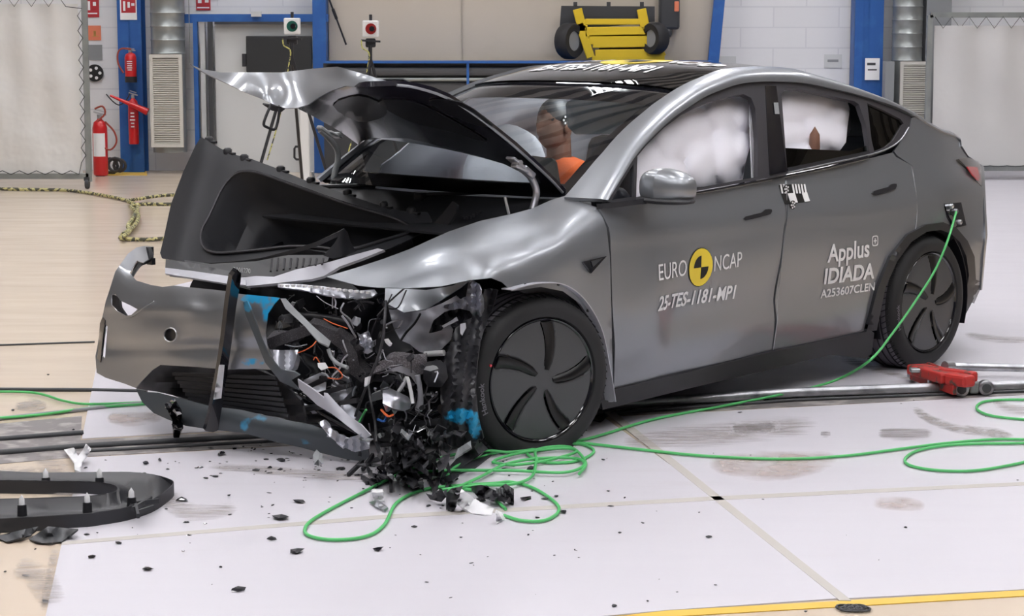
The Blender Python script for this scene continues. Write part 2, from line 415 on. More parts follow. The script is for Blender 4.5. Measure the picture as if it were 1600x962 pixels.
pl1 = plate([(126, 716), (560, 692), (945, 654), (1118, 778), (600, 808), (97, 849)])
pl2 = plate([(962, 652), (1700, 613), (1700, 752), (1128, 779)])
pl3 = plate([(96, 852), (600, 811), (1119, 782), (1312, 936), (1040, 955), (700, 985), (50, 1060)])
pl4 = plate([(1130, 782), (1700, 755), (1700, 917), (1326, 936)])
plate([(945, 645), (958, 643), (1330, 940), (1312, 940)], .005, 'floor_seam', 'seam', pl1)
plate([(96, 848), (600, 806), (1118, 777), (1700, 750), (1700, 755), (1120, 783), (600, 812), (96, 853)], .005, 'floor_seam', 'seam', pl1)
plate([(980, 962), (1040, 955), (1326, 939), (1700, 917), (1700, 926), (1326, 948), (1050, 964), (700, 992), (700, 984)], .003, 'floor_line', 'ygline', floor)
plate([(155, 268), (229, 268), (230, 274), (152, 274)], .003, 'floor_line', 'ygline', floor)
# track across the floor
tr = plate([(-60, 668), (128, 650), (126, 688), (560, 664), (980, 630), (1700, 591), (1700, 612), (960, 650), (560, 690), (126, 714), (-60, 730)], .002, 'floor_track', 'trackgrey')
def rail(p, r, z, name='floor_rail', m='steel', parent=tr):
    mb = MB(); mb.tube([W(a, b, z) for a, b in p], r, 8); mb.build(name, M[m], parent)
rail([(-60, 690), (130, 676)], .012, .008, m='darkp'); rail([(-60, 712), (130, 697), (560, 673), (940, 645)], .014, .008, m='darkp'); rail([(130, 705), (560, 682), (940, 650)], .008, .006, m='darkp')
rail([(950, 632), (1240, 613), (1500, 604), (1700, 598)], .024, .028); rail([(955, 645), (1240, 625), (1700, 607)], .008, .008, m='darkp')
rail([(-60, 541), (148, 534)], .006, .004, m='darkp'); rail([(-60, 608), (140, 609), (230, 611)], .010, .008, m='darkp'); rail([(-60, 660), (130, 640), (220, 630)], .010, .008, m='greyp')
# stains: soft dabs with their own outline
def stain_mat(name, c, lo=.30, hi=.5, sc=9, sx=1., sy=1., op=1.):
    m = bpy.data.materials.new(name); m.use_nodes = True; nt = m.node_tree; b = nt.nodes['Principled BSDF']; L = nt.links.new
    b.inputs['Base Color'].default_value = tuple(c) + (1,); b.inputs['Roughness'].default_value = .5
    a = nt.nodes.new('ShaderNodeAttribute'); a.attribute_name = 'mask'; tc = nt.nodes.new('ShaderNodeTexCoord'); mp = nt.nodes.new('ShaderNodeMapping'); mp.inputs['Scale'].default_value = (sx, sy, 1)
    n = nt.nodes.new('ShaderNodeTexNoise'); n.inputs['Scale'].default_value = sc; n.inputs['Detail'].default_value = 8; mu = nt.nodes.new('ShaderNodeMath'); mu.operation = 'MULTIPLY'
    r = nt.nodes.new('ShaderNodeMapRange'); r.inputs[1].default_value = lo; r.inputs[2].default_value = hi
    L(tc.outputs['Object'], mp.inputs[0]); L(mp.outputs[0], n.inputs['Vector']); L(n.outputs[0], mu.inputs[0]); L(a.outputs['Fac'], mu.inputs[1]); L(mu.outputs[0], r.inputs[0]); al = nt.nodes.new('ShaderNodeMath'); al.operation = 'MULTIPLY'; al.inputs[1].default_value = op; L(r.outputs[0], al.inputs[0]); L(al.outputs[0], b.inputs['Alpha'])
    return m
M['st_grey'] = stain_mat('grey_stain', (.34, .31, .29), .22, .56, 16, op=.6); M['st_brown'] = stain_mat('brown_stain', (.50, .40, .35), .20, .62, 6, op=.62); M['st_streak'] = stain_mat('dark_streaks', (.25, .22, .21), .34, .52, 7, .4, 9, op=.6); M['st_dust'] = stain_mat('pale_wear', (.40, .36, .34), .26, .62, 10, .5, 4, op=.55)
def stain(px, m, parent, name='floor_stain', w_=None):
    """px: path of (x, y, half height in picture) dabs"""
    c = crom([Vector(p) for p in px], 8)[0]; rows = []; msk = []
    for i, p in enumerate(c):
        t = (c[min(i + 1, len(c) - 1)] - c[max(i - 1, 0)]); t.z = 0; t.normalize(); nn = Vector((-t.y, t.x)); row = []
        for k in range(9):
            u = -1 + k / 4; q = W(p.x + nn.x * p.z * u * 1.5, p.y + nn.y * p.z * u, .0065); row.append(q)
            e = min(1, min(i, len(c) - 1 - i) / (len(c) * .16)); msk.append(max(0, 1 - abs(u) ** 2.5) * e)
        rows.append(row)
    mb = MB().grid(rows, 0); mb.build(name, M[m], parent, attr=msk)
stain([(18, 636, 5), (50, 632, 14), (76, 634, 6)], 'st_grey', floor); stain([(-40, 738, 12), (40, 738, 13), (104, 738, 8)], 'st_grey', floor)
stain([(165, 650, 10), (200, 655, 14), (260, 650, 10)], 'st_brown', plU); stain([(1100, 722, 14), (1200, 728, 30), (1320, 716, 14)], 'st_brown', pl2)
stain([(1424, 630, 5), (1445, 650, 8), (1490, 668, 9), (1560, 677, 10), (1590, 690, 6)], 'st_grey', pl2); stain([(1366, 676, 8), (1410, 678, 16), (1466, 676, 8)], 'st_streak', pl2)
stain([(1140, 668, 8), (1170, 668, 12), (1220, 664, 8)], 'st_streak', pl2); stain([(1280, 678, 4), (1290, 678, 7), (1300, 678, 4)], 'st_streak', pl2); stain([(1550, 622, 6), (1580, 638, 12), (1640, 645, 8)], 'st_dust', pl2)
stain([(1360, 785, 10), (1410, 787, 14), (1450, 790, 8)], 'st_brown', pl4); stain([(960, 690, 12), (1100, 680, 26), (1300, 660, 20)], 'st_dust', pl2); stain([(1300, 555, 10), (1400, 585, 6), (1440, 595, 4)], 'st_dust', plU); stain([(1500, 520, 6), (1560, 530, 8), (1640, 530, 6)], 'st_dust', plU)
stain([(250, 770, 16), (300, 800, 20), (380, 790, 12)], 'st_dust', pl1); stain([(60, 700, 20), (100, 760, 24), (90, 830, 20)], 'st_dust', floor); stain([(20, 880, 20), (60, 900, 24), (90, 950, 20)], 'st_dust', floor)
stain([(88, 852, 7), (80, 890, 7), (66, 962, 7)], 'st_dust', floor); stain([(300, 725, 8), (420, 735, 10), (560, 745, 10), (640, 742, 6)], 'st_dust', pl1)
# walls
def brick_mat():
    m = mat('white_block_wall', (.76, .76, .78), .5); nt = m.node_tree; b = nt.nodes['Principled BSDF']; L = nt.links.new
    tc = nt.nodes.new('ShaderNodeTexCoord'); sp = nt.nodes.new('ShaderNodeSeparateXYZ'); cb = nt.nodes.new('ShaderNodeCombineXYZ'); br = nt.nodes.new('ShaderNodeTexBrick')
    L(tc.outputs['Object'], sp.inputs[0]); L(sp.outputs[0], cb.inputs[0]); L(sp.outputs[2], cb.inputs[1]); L(cb.outputs[0], br.inputs['Vector'])
    br.inputs['Scale'].default_value = 1; br.inputs['Brick Width'].default_value = .8; br.inputs['Row Height'].default_value = .25; br.inputs['Mortar Size'].default_value = .009
    br.inputs['Color1'].default_value = (.77, .77, .79, 1); br.inputs['Color2'].default_value = (.73, .73, .75, 1); br.inputs['Mortar'].default_value = (.66, .66, .69, 1); L(br.outputs[0], b.inputs['Base Color']); return m
M['block'] = brick_mat()
YW = 25.3
def box3(mb, x0, x1, y0, y1, z0, z1, bev=0.0): return mb.box(((x0 + x1) / 2, (y0 + y1) / 2, (z0 + z1) / 2), (abs(x1 - x0), abs(y1 - y0), abs(z1 - z0)), None, bev)
mb = MB(); box3(mb, -26, 26, YW, YW + .3, 0, 9); struct(mb, 'wall_back', M['block'])
mb = MB(); box3(mb, -26.3, -26, -14, YW, 0, 9); struct(mb, 'wall_left', M['white'])
mb = MB(); box3(mb, 26, 26.3, -14, YW, 0, 9); struct(mb, 'wall_right', M['white'])
M['frontwall'] = mat('grey_front_wall', (.30, .31, .33), .6)
mb = MB(); box3(mb, -26, 26, -14.3, -14, 0, 9); struct(mb, 'wall_front', M['frontwall'])
mb = MB(); box3(mb, -26, 26, -14, YW, 9, 9.2)
ceil = struct(mb, 'ceiling', M['white'])
mb = MB()
for k in range(26): box3(mb, -26, 26, -13.4 + k * 1.5, -13.25 + k * 1.5, 8.6, 8.99)
mb.build('ceiling_joists', M['greyp'], ceil)
M['led'] = mat('lamp_diffuser', (1, 1, 1), .5, emis=(.975, .97, 1), es=LAMP_STRENGTH)
l0 = None
for i, (x, y) in enumerate(LAMPS):
    if l0 is None:
        r0 = empty('ceiling_lamp', (x, y, LAMP_Z), 0); r0['label'] = 'long flat ceiling lamp hanging below the roof joists'; r0['category'] = 'lamp'; r0['group'] = 'ceiling lamps of the hall'
        mb = MB(); mb.box((0, 0, 0), (1.1, 2.3, .02)); c1 = mb.build('diffuser', M['led'], r0)
        mb = MB(); mb.box((0, 0, .05), (1.16, 2.36, .07)); mb.bar((-.3, 0, .08), (-.3, 0, .69), .02); mb.bar((.3, 0, .08), (.3, 0, .69), .02); c2 = mb.build('housing', M['greyp'], r0)
        mb = MB()
        for q in range(6): mb.box((-.50 + q * .20, 0, -.03), (.075, 2.3, .03))
        c3 = mb.build('stripe_louvre', M['greyp'], r0); l0 = (r0, c1, c2, c3)  # dark bars added to break the lamps' reflections into stripes
    else:
        r = l0[0].copy(); COL.objects.link(r); r.location = (x, y, LAMP_Z)
        for c in l0[1:]: d = c.copy(); COL.objects.link(d); d.parent = r
# ---- helpers for flat-on things at a distance: rectangle on the picture -> box at depth Y
def pbox(mb, x0, y0, x1, y1, Y, d=.05, bev=0.0, zmin=None):
    a = W(x0, y0, y=Y); b = W(x1, y1, y=Y); z0 = b.z if zmin is None else zmin
    return box3(mb, a.x, b.x, Y, Y + d, z0, a.z, bev)
def thing(mb, name, m, label, cat, group=None): o = mb.build(name, m); return tag(o, label, cat, group)
def pivot(name, px, py, Y, label, cat, group=None, z=None):
    p = W(px, py, y=Y); return empty(name, (p.x, p.y, p.z if z is None else z), 0, label, cat, group)
def attach(o, root):
    """parent a mesh built in world space under a thing, keeping its place"""
    for v in o.data.vertices: v.co -= root.location
    o.parent = root; return o
YB = 24.95
# blue columns
for (x0, x1, lab) in ((189, 226, 'blue steel column carrying two fire extinguishers'), (1342, 1379, 'blue steel column right of the white block wall')):
    mb = MB(); a = W(x0, 268, y=YB); b = W(x1, 268, y=YB)
    if x0 > 1000: a = W(1333, 150, y=YB); b = W(1378, 150, y=YB)
    xa, xb = a.x, b.x; box3(mb, xa, xb, YB, YB + .02, 0, 8.98); box3(mb, xa, xb, YB + .28, YB + .30, 0, 8.98); box3(mb, (xa + xb) / 2 - .01, (xa + xb) / 2 + .01, YB, YB + .3, 0, 8.98)
    if x0 > 1000: box3(mb, xa, xa + .10, YB - .02, YB + .3, 0, 8.98)
    o = struct(mb, 'trim_1' if x0 < 1000 else 'trim_2', M['blue']); 
# ducts with grilles
def duct(x0, x1, ytop, gx0, gy0, gx1, gy1, lab, bottom=None):
    Y = 24.6; root = pivot('ventilation_duct', (x0 + x1) / 2, gy1, Y + .3, lab, 'duct')
    a = W(x0, 60, y=Y); b = W(x1, 60, y=Y); cx, r = (a.x + b.x) / 2, (b.x - a.x) / 2; zt = W(0, gy0, y=Y).z; zb = W(0, gy1 if bottom is None else bottom, y=Y).z
    mb = MB(); prof = [(r, zb), (r, zt)]; z = zt
    while z < 8.9: prof += [(r, z), (r + .008, z + .01), (r, z + .02)]; z += .16
    prof.append((r, 8.95)); mb.lathe(prof, 32, None, (cx, Y + r + .02, 0)); attach(mb.build('duct_pipe', M['duct']), root)
    mb = MB(); A_ = W(gx0, gy0, y=Y - .02); B_ = W(gx1, gy1, y=Y - .02)
    box3(mb, A_.x, B_.x, Y, Y + .03, B_.z, A_.z); gb = attach(mb.build('grille_back', M['seam']), root)
    mb = MB(); w_ = .04
    for bx_ in ((A_.x, A_.x + w_, B_.z, A_.z), (B_.x - w_, B_.x, B_.z, A_.z), (A_.x + w_, B_.x - w_, B_.z, B_.z + w_), (A_.x + w_, B_.x - w_, A_.z - w_, A_.z)): box3(mb, bx_[0], bx_[1], Y - .03, Y, bx_[2], bx_[3])
    attach(mb.build('grille_frame', M['grille']), root)
    mb = MB(); z = B_.z + w_ + .012
    while z < A_.z - w_: mb.box(((A_.x + B_.x) / 2, Y - .012, z), (B_.x - A_.x - 2 * w_, .022, .010), Matrix.Rotation(.6, 3, 'X')); z += .026
    attach(mb.build('grille_slats', M['grille']), root); return root
duct(231, 284, 0, 233, 85, 287, 230, 'galvanised round duct with a louvred grille left of the pale panels', 239)
duct(1399, 1446, 0, 1407, 96, 1451, 215, 'galvanised round duct with a louvred grille beside the right screen', 230)
mb = MB(); pbox(mb, 1384, 96, 1395, 215, 24.55, .2); thing(mb, 'duct_casing', M['greyp'], 'grey flat casing on the left of the right duct grille', 'casing')
mb = MB(); a = W(1447, 50, y=24.75); b = W(1486, 50, y=24.75); box3(mb, a.x, b.x, 24.75, 25.2, 0, 8.98); struct(mb, 'trim_3', M['greyp'])
# fire extinguishers
def extinguisher(px, top, bot, rpx, Y, label, horn=None, floor_=False, hose=None, base=None):
    root = pivot('fire_extinguisher', px, bot, Y, label, 'fire extinguisher'); k = Y / FPX
    a = W(px, top, y=Y); b = W(px, bot, y=Y); r = rpx * k; h = a.z - b.z; zb = b.z if not floor_ else .01
    mb = MB(); mb.lathe([(0, zb), (r * .9, zb), (r, zb + .02), (r, zb + h * .74), (r * .8, zb + h * .83), (r * .35, zb + h * .87), (r * .3, zb + h * .92), (0, zb + h * .92)], 24, None, (a.x, Y, 0)); attach(mb.build('cylinder', M['red']), root)
    mb = MB(); mb.lathe([(r * .34, zb + h * .88), (r * .34, zb + h * .95), (0, zb + h * .95)], 12, None, (a.x, Y, 0)); mb.bar((a.x - r * .8, Y, zb + h * .99), (a.x + r * .9, Y, zb + h * .94), .02, .015); mb.bar((a.x - r * .6, Y, zb + h * 1.03), (a.x + r * .7, Y, zb + h * .99), .015, .01); attach(mb.build('valve', M['steel']), root)
    lbz0, lbz1 = zb + h * .30, zb + h * .66; rr = r * 1.01
    mb = MB(); mb.grid([[(a.x + rr * math.sin(t), Y - rr * math.cos(t), z) for t in np.linspace(-.9, .9, 9)] for z in (lbz0, lbz1)], .001); lb_ = attach(mb.build('instruction_label', M['signred'] if not floor_ else M['markwhite']), root)
    if not floor_:
        mb = MB()
        for q in range(5): mb.box((a.x, Y - rr - .002, lerp(lbz0, lbz1, (q + .6) / 5.5)), (r * rng0.uniform(.6, 1.1), .002, h * .022))
        attach(mb.build('label_print', M['markwhite']), root)
    if hose: mb = MB(); mb.tube([W(p[0], p[1], y=Y - .05) for p in hose], .011, 8, res=4); attach(mb.build('hose', M['hose']), root)
    if horn: mb = MB(); mb.tube([W(p[0], p[1], y=Y - .14) for p in horn], [.012, .02, .03, .045], 12); attach(mb.build('discharge_horn', M['red']), root); mb = MB(); mb.tube([W(q[0], q[1], y=Y - .12) for q in ((166, 147), (176, 158), (186, 164), (196, 158), (203, 146))], .008, 6, res=4); attach(mb.build('hose', M['black']), root)
    if base: mb = MB(); mb.lathe([(0, zb - .02), (r * 1.04, zb - .02), (r * 1.04, zb + .05), (r, zb + .05)], 20, None, (a.x, Y, 0)); attach(mb.build('base_ring', M['black']), root)
    mb = MB(); mb.box((a.x, (Y + YB) / 2 + .03, zb + h * .6), (.05, max(.02, YB - Y - r * .3), .05)) if not floor_ else mb.box((a.x, Y, .006), (r * 1.2, r * 1.2, .01)); attach(mb.build('bracket', M['black']), root)
rng0 = random.Random(3)
extinguisher(203.5, 76, 126, 9, 24.83, 'red powder fire extinguisher, upper one on the blue column', hose=[(205, 77), (190, 76), (184, 84), (185, 100), (193, 114)], base=True)
extinguisher(207.5, 144, 225, 8, 24.82, 'slim red fire extinguisher with a long horn, lower one on the blue column', horn=[(172, 149), (190, 157), (210, 165), (231, 175)])
extinguisher(155, 168, 268, 11.5, 24.3, 'large red wheeled fire extinguisher standing on the floor beside the left screen', floor_=True, hose=[(148, 170), (160, 166), (164, 178), (150, 195), (158, 225), (172, 234), (182, 222), (178, 205), (164, 190)])
mb = MB()
for a, b, r in ((172, 262, .09), (180, 260, .08), (187, 261, .07)): q = W(a, b, y=24.6); mb.tube([(q.x + r * math.cos(t * PI / 6), 24.6 + .3 * (b - 261) * .02, max(.02, q.z + .02 + r * math.sin(t * PI / 6))) for t in range(12)], .02, 6, closed=True)
thing(mb, 'cable_coil', M['darkp'], 'dark coiled cable on the floor behind the large extinguisher', 'cable')
# notices
def sign(x0, y0, x1, y1, Y, m, label, cat='sign', marks=(), name='safety_sign', mm='markwhite', border=None):
    root = pivot(name, (x0 + x1) / 2, y1, Y, label, cat); mb = MB(); pbox(mb, x0, y0, x1, y1, Y, .008); attach(mb.build('sign_plate', M[m]), root)
    if marks:
        mb = MB()
        for q in marks: pbox(mb, *q, Y - .002, .002)
        attach(mb.build('sign_print', M[mm]), root)
    return root
YF = YB - .012
sign(187, -6, 214, 31, YF, 'markwhite', 'red and white extinguisher sign on the blue column', marks=[(189, -4, 212, 20)], mm='signred')
pb = MB(); pbox(pb, 192, 2, 196, 17, YF - .006, .002); pbox(pb, 199, 3, 203, 12, YF - .006, .002); pbox(pb, 205, 5, 210, 9, YF - .006, .002); pbox(pb, 191, 24, 210, 26, YF - .006, .002); o = thing(pb, 'safety_sign', M['markwhite'], 'white pictogram strokes of the sign on the blue column', 'sign'); o.parent = bpy.data.objects['safety_sign']; attach(o, bpy.data.objects['safety_sign']); o.name = 'pictogram'; del o['category']; del o['label']
YG = YW - .012
sign(132, -4, 155, 27, YG, 'signred', 'red extinguisher sign on the wall beside the left screen', marks=[(137, 2, 141, 16), (145, 3, 150, 9), (135, 20, 152, 22)])
sign(136, 40, 158, 63, YG, 'signorange', 'small orange notice on the wall beside the left screen', marks=[(146, 48, 150, 56), (144, 56, 154, 57)], name='wall_notice', mm='copper')
sign(137, 70, 160, 94, YG, 'greyp', 'small grey notice below the orange one', name='wall_notice')
sign(306, -8, 329, 16, YG, 'signred', 'red sign above the pale panels', marks=[(309, -4, 315, 5), (320, -4, 326, 4), (308, 11, 327, 13)])
sign(1352, 91, 1374, 125, YB - .035, 'markwhite', 'white paper notice taped on the right blue column', 'notice', [(1355, 98, 1368, 102), (1356, 108, 1370, 110)], 'paper_notice', 'darkp')
sign(1288, 85, 1315, 106, YG, 'board', 'pale framed paper on the white block wall', 'notice', [(1293, 93, 1310, 97)], 'paper_notice', 'greyp')
sign(1125, 88, 1150, 100, YG, 'board', 'faint pale plate low on the white block wall', 'notice', name='wall_plate')
q = W(148.5, 114, y=YG - .01); root = empty('target_disc', q, 0, 'black disc with white spots on the wall beside the left screen', 'target'); R = Matrix.Rotation(PI / 2, 3, 'X')
mb = MB(); mb.lathe([(0, .012), (.105, .012), (.105, 0), (0, 0)], 28, R); mb.build('disc', M['markblack'], root)
mb = MB()
for k in range(5): mb.lathe([(0, .014), (.020, .014), (.020, .010)], 12, R, (.062 * math.cos(k * 1.257), 0, .062 * math.sin(k * 1.257)))
mb.build('spots', M['markwhite'], root)
# blue frame and pale partition left of centre
mb = MB(); pbox(mb, 285, 22, 512, 34, 24.9, .2); pbox(mb, 301, 34, 312, 240, 24.9, .1, zmin=0); pbox(mb, 487, -60, 510, 112, 24.85, .3, zmin=0); pbox(mb, 285, 22, 300, 36, 24.9, .1)
struct(mb, 'trim_4', M['blue'])
mb = MB(); pbox(mb, 293, -60, 297, 98, 24.85, .03); thing(mb, 'conduit_pipe', M['duct'], 'thin grey conduit running down to the blue frame', 'pipe')
mb = MB(); pbox(mb, 312, 35, 324, 262, 24.95, .1, zmin=0); pbox(mb, 335, 34, 506, 262, 24.98, .1, zmin=0); struct(mb, 'trim_5', M['board'])
mb = MB(); pbox(mb, 324, 34, 335, 262, 24.86, .1, zmin=0); pbox(mb, 335, 34, 506, 38, 24.86, .05); struct(mb, 'trim_6', M['darkp'])
root = pivot('wall_screen', 432, 112, 24.8, 'dark flat screen on the pale partition behind the far camera', 'screen'); mb = MB(); pbox(mb, 384, 56, 487, 113, 24.84, .08, .01); attach(mb.build('screen_panel', M['screen']), root); mb = MB(); pbox(mb, 378, 84, 384, 104, 24.82, .08); attach(mb.build('side_module', M['black']), root)
mb = MB(); q = [W(a, b, y=24.80) for a, b in ((469, 229), (462, 229), (460, 232), (460, 246), (463, 249), (469, 249))]; mb.tube(q, .014, 8); mb.tube([q[0], q[0] + Vector((0, .16, 0))], .012, 8); mb.tube([q[-1], q[-1] + Vector((0, .16, 0))], .012, 8); thing(mb, 'door_pull', M['black'], 'black bow handle on the pale partition', 'handle')
mb = MB(); a = W(468, 170, y=22.5); b = W(482, 170, y=22.5); box3(mb, a.x, b.x, 22.5, 22.6, 0.02, W(0, 172, y=22.5).z, .01); box3(mb, a.x - .1, b.x + .1, 22.4, 22.7, 0, .02); thing(mb, 'upright_post', M['white'], 'white square post standing under the raised hood', 'post')
mb = MB(); pbox(mb, 330, -8, 340, 0, YG, .02); pbox(mb, 392, 18, 408, 26, 24.85, .04); thing(mb, 'junction_box', M['board'], 'small pale box on top of the blue frame', 'box')
# panel coloured as the floor's reflection in tilted glass, solid trolley, barrier
M['floorreflection'] = floor_mat('beige_floor_reflection', (.60, .53, .44), (.55, .49, .41), .16, .3, (.42, .37, .31))
mb = MB(); pbox(mb, 511, -200, 1116, 99, 25.12, .15); struct(mb, 'trim_7', M['floorreflection'])
mb = MB(); pbox(mb, 721, -200, 722, 98, 25.10, .02); struct(mb, 'trim_8', M['greyp'])
mb = MB(); A0 = W(1134, -100, y=24.9); A1 = W(1112, 105, y=24.9); mb.bar((A0.x, 24.95, A0.z), (A1.x, 24.95, A1.z - .2), .13, .10, (0, 1, 0)); struct(mb, 'trim_9', M['blue'])
M['barrier'] = mat('barrier_grey', (.10, .10, .105), .4)
root = pivot('safety_barrier', 810, 168, 24.3, 'dark steel barrier with a blue top rail behind the car', 'barrier', z=0)
mb = MB(); pbox(mb, 505, 99, 1116, 168, 24.5, .2, zmin=.0); attach(mb.build('barrier_back', M['darkp']), root)
mb = MB(); pbox(mb, 505, 105, 1116, 119, 24.40, .10, .04); pbox(mb, 505, 129, 1116, 166, 24.42, .08, .03); attach(mb.build('barrier_board', M['barrier']), root)
mb = MB(); pbox(mb, 508, 95.5, 1116, 99, 24.35, .62); pbox(mb, 729, 99, 733, 168, 24.36, .05, zmin=0); attach(mb.build('top_rail', M['blue']), root)
mb = MB(); pbox(mb, 505, 121.5, 1116, 127, 24.36, .05, .02); attach(mb.build('steel_rail', M['duct']), root)
tr_ = pivot('reflected_trolley', 955, 95.4, 24.7, 'yellow steel trolley on two black wheels built solid in place of its reflection', 'trolley')  # solid trolley placed where the tilted glass would mirror one
Q = lambda x, y, Y=24.72: W(x, y, y=Y)
mb = MB()
for x0, y0, x1, y1 in ((905, 14, 914, 60), (1003, 14, 1008, 46)): pass
for p0, p1, w_ in (((902, 14), (910, 46), .11), ((1002, 14), (1008, 44), .11), ((905, 36), (923, 90), .10), ((1008, 42), (1035, 89), .10), ((914, 34), (1000, 34), .07), ((914, 50), (1022, 49), .12), ((920, 62), (1026, 60), .12), ((926, 71), (1030, 69), .06), ((930, 86), (1038, 85), .13), ((902, 44), (918, 44), .08)):
    a, b = Q(*p0), Q(*p1); mb.bar(a, b, .08, w_, (0, 0, 1) if abs(p1[1] - p0[1]) < 10 else (1, 0, 0), .008)
a, b = Q(925, 90.5), Q(1038, 90.5); mb.bar(a, b, .1, .05)
attach(mb.build('frame', M['yellow']), tr_)
mb = MB(); mb.bar(Q(936, 77, 24.80), Q(1034, 75, 24.80), .02, .1); attach(mb.build('frame_plate', M['darkp']), tr_)
mb = MB(); a, b, c, d = Q(877, 9, 24.85), Q(1023, 10, 24.85), Q(1023, 34, 24.85), Q(874, 50, 24.85); mb.add([a, b, c, d] + [p + Vector((0, .04, 0)) for p in (a, b, c, d)], [(0, 1, 2, 3)[::-1], (4, 5, 6, 7), (0, 1, 5, 4), (1, 2, 6, 5), (2, 3, 7, 6), (3, 0, 4, 7)]); attach(mb.build('back_plate', M['darkp'], fixn=True), tr_)
for x in (899, 951, 1003): mb = MB(); pbox(mb, x - 3, 3, x + 3, 10, 24.85, .03); attach(mb.build('plate_bolt', M['darkp']), tr_)
for x, y, r in ((890, 64, .215), (1023, 60, .19)):
    q = Q(x, y, 24.66); R = Matrix.Rotation(PI / 2, 3, 'X') @ Matrix.Identity(3); R = Matrix.Rotation(math.radians(52 if x < 950 else -52), 3, 'Z') @ R
    mb = MB(); mb.lathe([(r * .55, -.08), (r * .9, -.085), (r, -.05), (r, .05), (r * .9, .085), (r * .55, .08)], 28, R, q, closed=True); wh = attach(mb.build('tyre', M['rubber']), tr_)
    mb = MB(); mb.lathe([(0, -.06), (r * .56, -.06), (r * .56, .06), (0, .06)], 20, R, q); attach(mb.build('hub', M['greyp']), tr_)
root = pivot('reflected_machine', 1045, 58, 24.95, 'dark machine with an orange cap beside the trolley, in place of its reflection', 'machine'); mb = MB(); pbox(mb, 1031, -20, 1062, 46, 24.9, .22, .03); pbox(mb, 1036, 44, 1050, 58, 24.9, .2, .03); attach(mb.build('machine_body', M['darkp']), root); mb = MB(); pbox(mb, 1054, 2, 1061, 18, 24.86, .05, .01); attach(mb.build('orange_cap', M['signorange']), root)  # solid body placed where the glass would mirror a machine
mb = MB(); mb.tube([Q(514, -2, 25.05), Q(541, 70, 25.05)], .012, 6); mb.tube([Q(520, 14, 25.05), Q(526, 30, 25.05)], .02, 6); thing(mb, 'reflected_rod', M['black'], 'thin black rod leaning in place of its reflection', 'rod')  # solid rod placed where the glass would mirror a leaning pole
# camera units on tripods
def camunit(px, py, Y, lens_m, label, legs):
    k = Y / FPX; q = W(px, py, y=Y); root = empty('camera_tripod', (q.x, Y, 0), 0, label, 'camera'); O_ = Vector((q.x, Y, 0)); L3 = lambda a, b, dy=0: W(a, b, y=Y + dy) - O_
    mb = MB(); a = L3(px - 12.5, py - 13); b = L3(px + 12.5, py + 13); box3(mb, a.x, b.x, 0, .13, b.z, a.z, .012); hd_ = mb.build('camera_housing', M['white'], root)
    R = Matrix.Rotation(PI / 2, 3, 'X'); mb = MB(); mb.lathe([(0, .012), (8.5 * k, .012), (8.5 * k, 0)], 20, R, L3(px + 1, py)); mb.build('lens_ring', M[lens_m], hd_)
    mb = MB(); mb.lathe([(0, .05), (4 * k, .05), (5 * k, .012)], 16, R, L3(px + 3, py)); mb.build('lens', M['gloss'], hd_)
    mb = MB(); c = L3(px, py - 17); mb.box((c.x, .06, c.z), (.03, .03, .07), bev=.005); mb.build('top_knob', M['black'], hd_)
    mb = MB(); c = L3(px, py + 22); mb.box((c.x, .06, c.z), (.10, .08, .09), bev=.015); mb.bar(L3(px - 14, py + 18), L3(px + 16, py + 20), .02, .02); mb.tube([L3(px, py + 26), L3(px, py + 60)], .02, 10); mb.build('tripod_head', M['black'], root)
    for (x, dy) in legs: t = L3(px, py + 46); f = W(x, 0, y=Y + dy) - O_; f.z = 0.01; mb = MB(); mb.tube([t, f], .016, 8); mb.build('tripod_leg', M['black'], root)
    mb = MB(); mb.tube([L3(px - 14, py + 18, -.05), L3(px - 12, py + 30, -.05), L3(px - 2, py + 38, -.05), L3(px - 4, py + 60, -.05), L3(px - 18, 180, -.1), L3(px - 38, 250, -.2)], .007, 6, res=4); mb.build('cable', M['ropey'], root)
M['ropey'] = mat('yellow_black_cable', (.55, .52, .16), .6, noise=(30, (.06, .06, .05), .5, .55))
camunit(455.5, 41, 20.5, 'duct2' if 'duct2' in M else 'greenlens' if 'greenlens' in M else 'lensg', 'white camera box with a green ringed lens on a black tripod', [(385, -.3), (500, .3), (470, .8)]) if False else None
M['lensg'] = mat('dark_green_lens', (.02, .12, .09), .2); M['lensr'] = mat('dark_red_lens', (.30, .02, .02), .2)
camunit(455.5, 41, 20.5, 'lensg', 'white camera box with a green ringed lens on a black tripod', [(384, -.3), (520, .2), (470, .9)])
camunit(578.5, 45, 20.5, 'lensr', 'white camera box with a red ringed lens on a black tripod', [(540, -.4), (640, .3), (560, .8)])
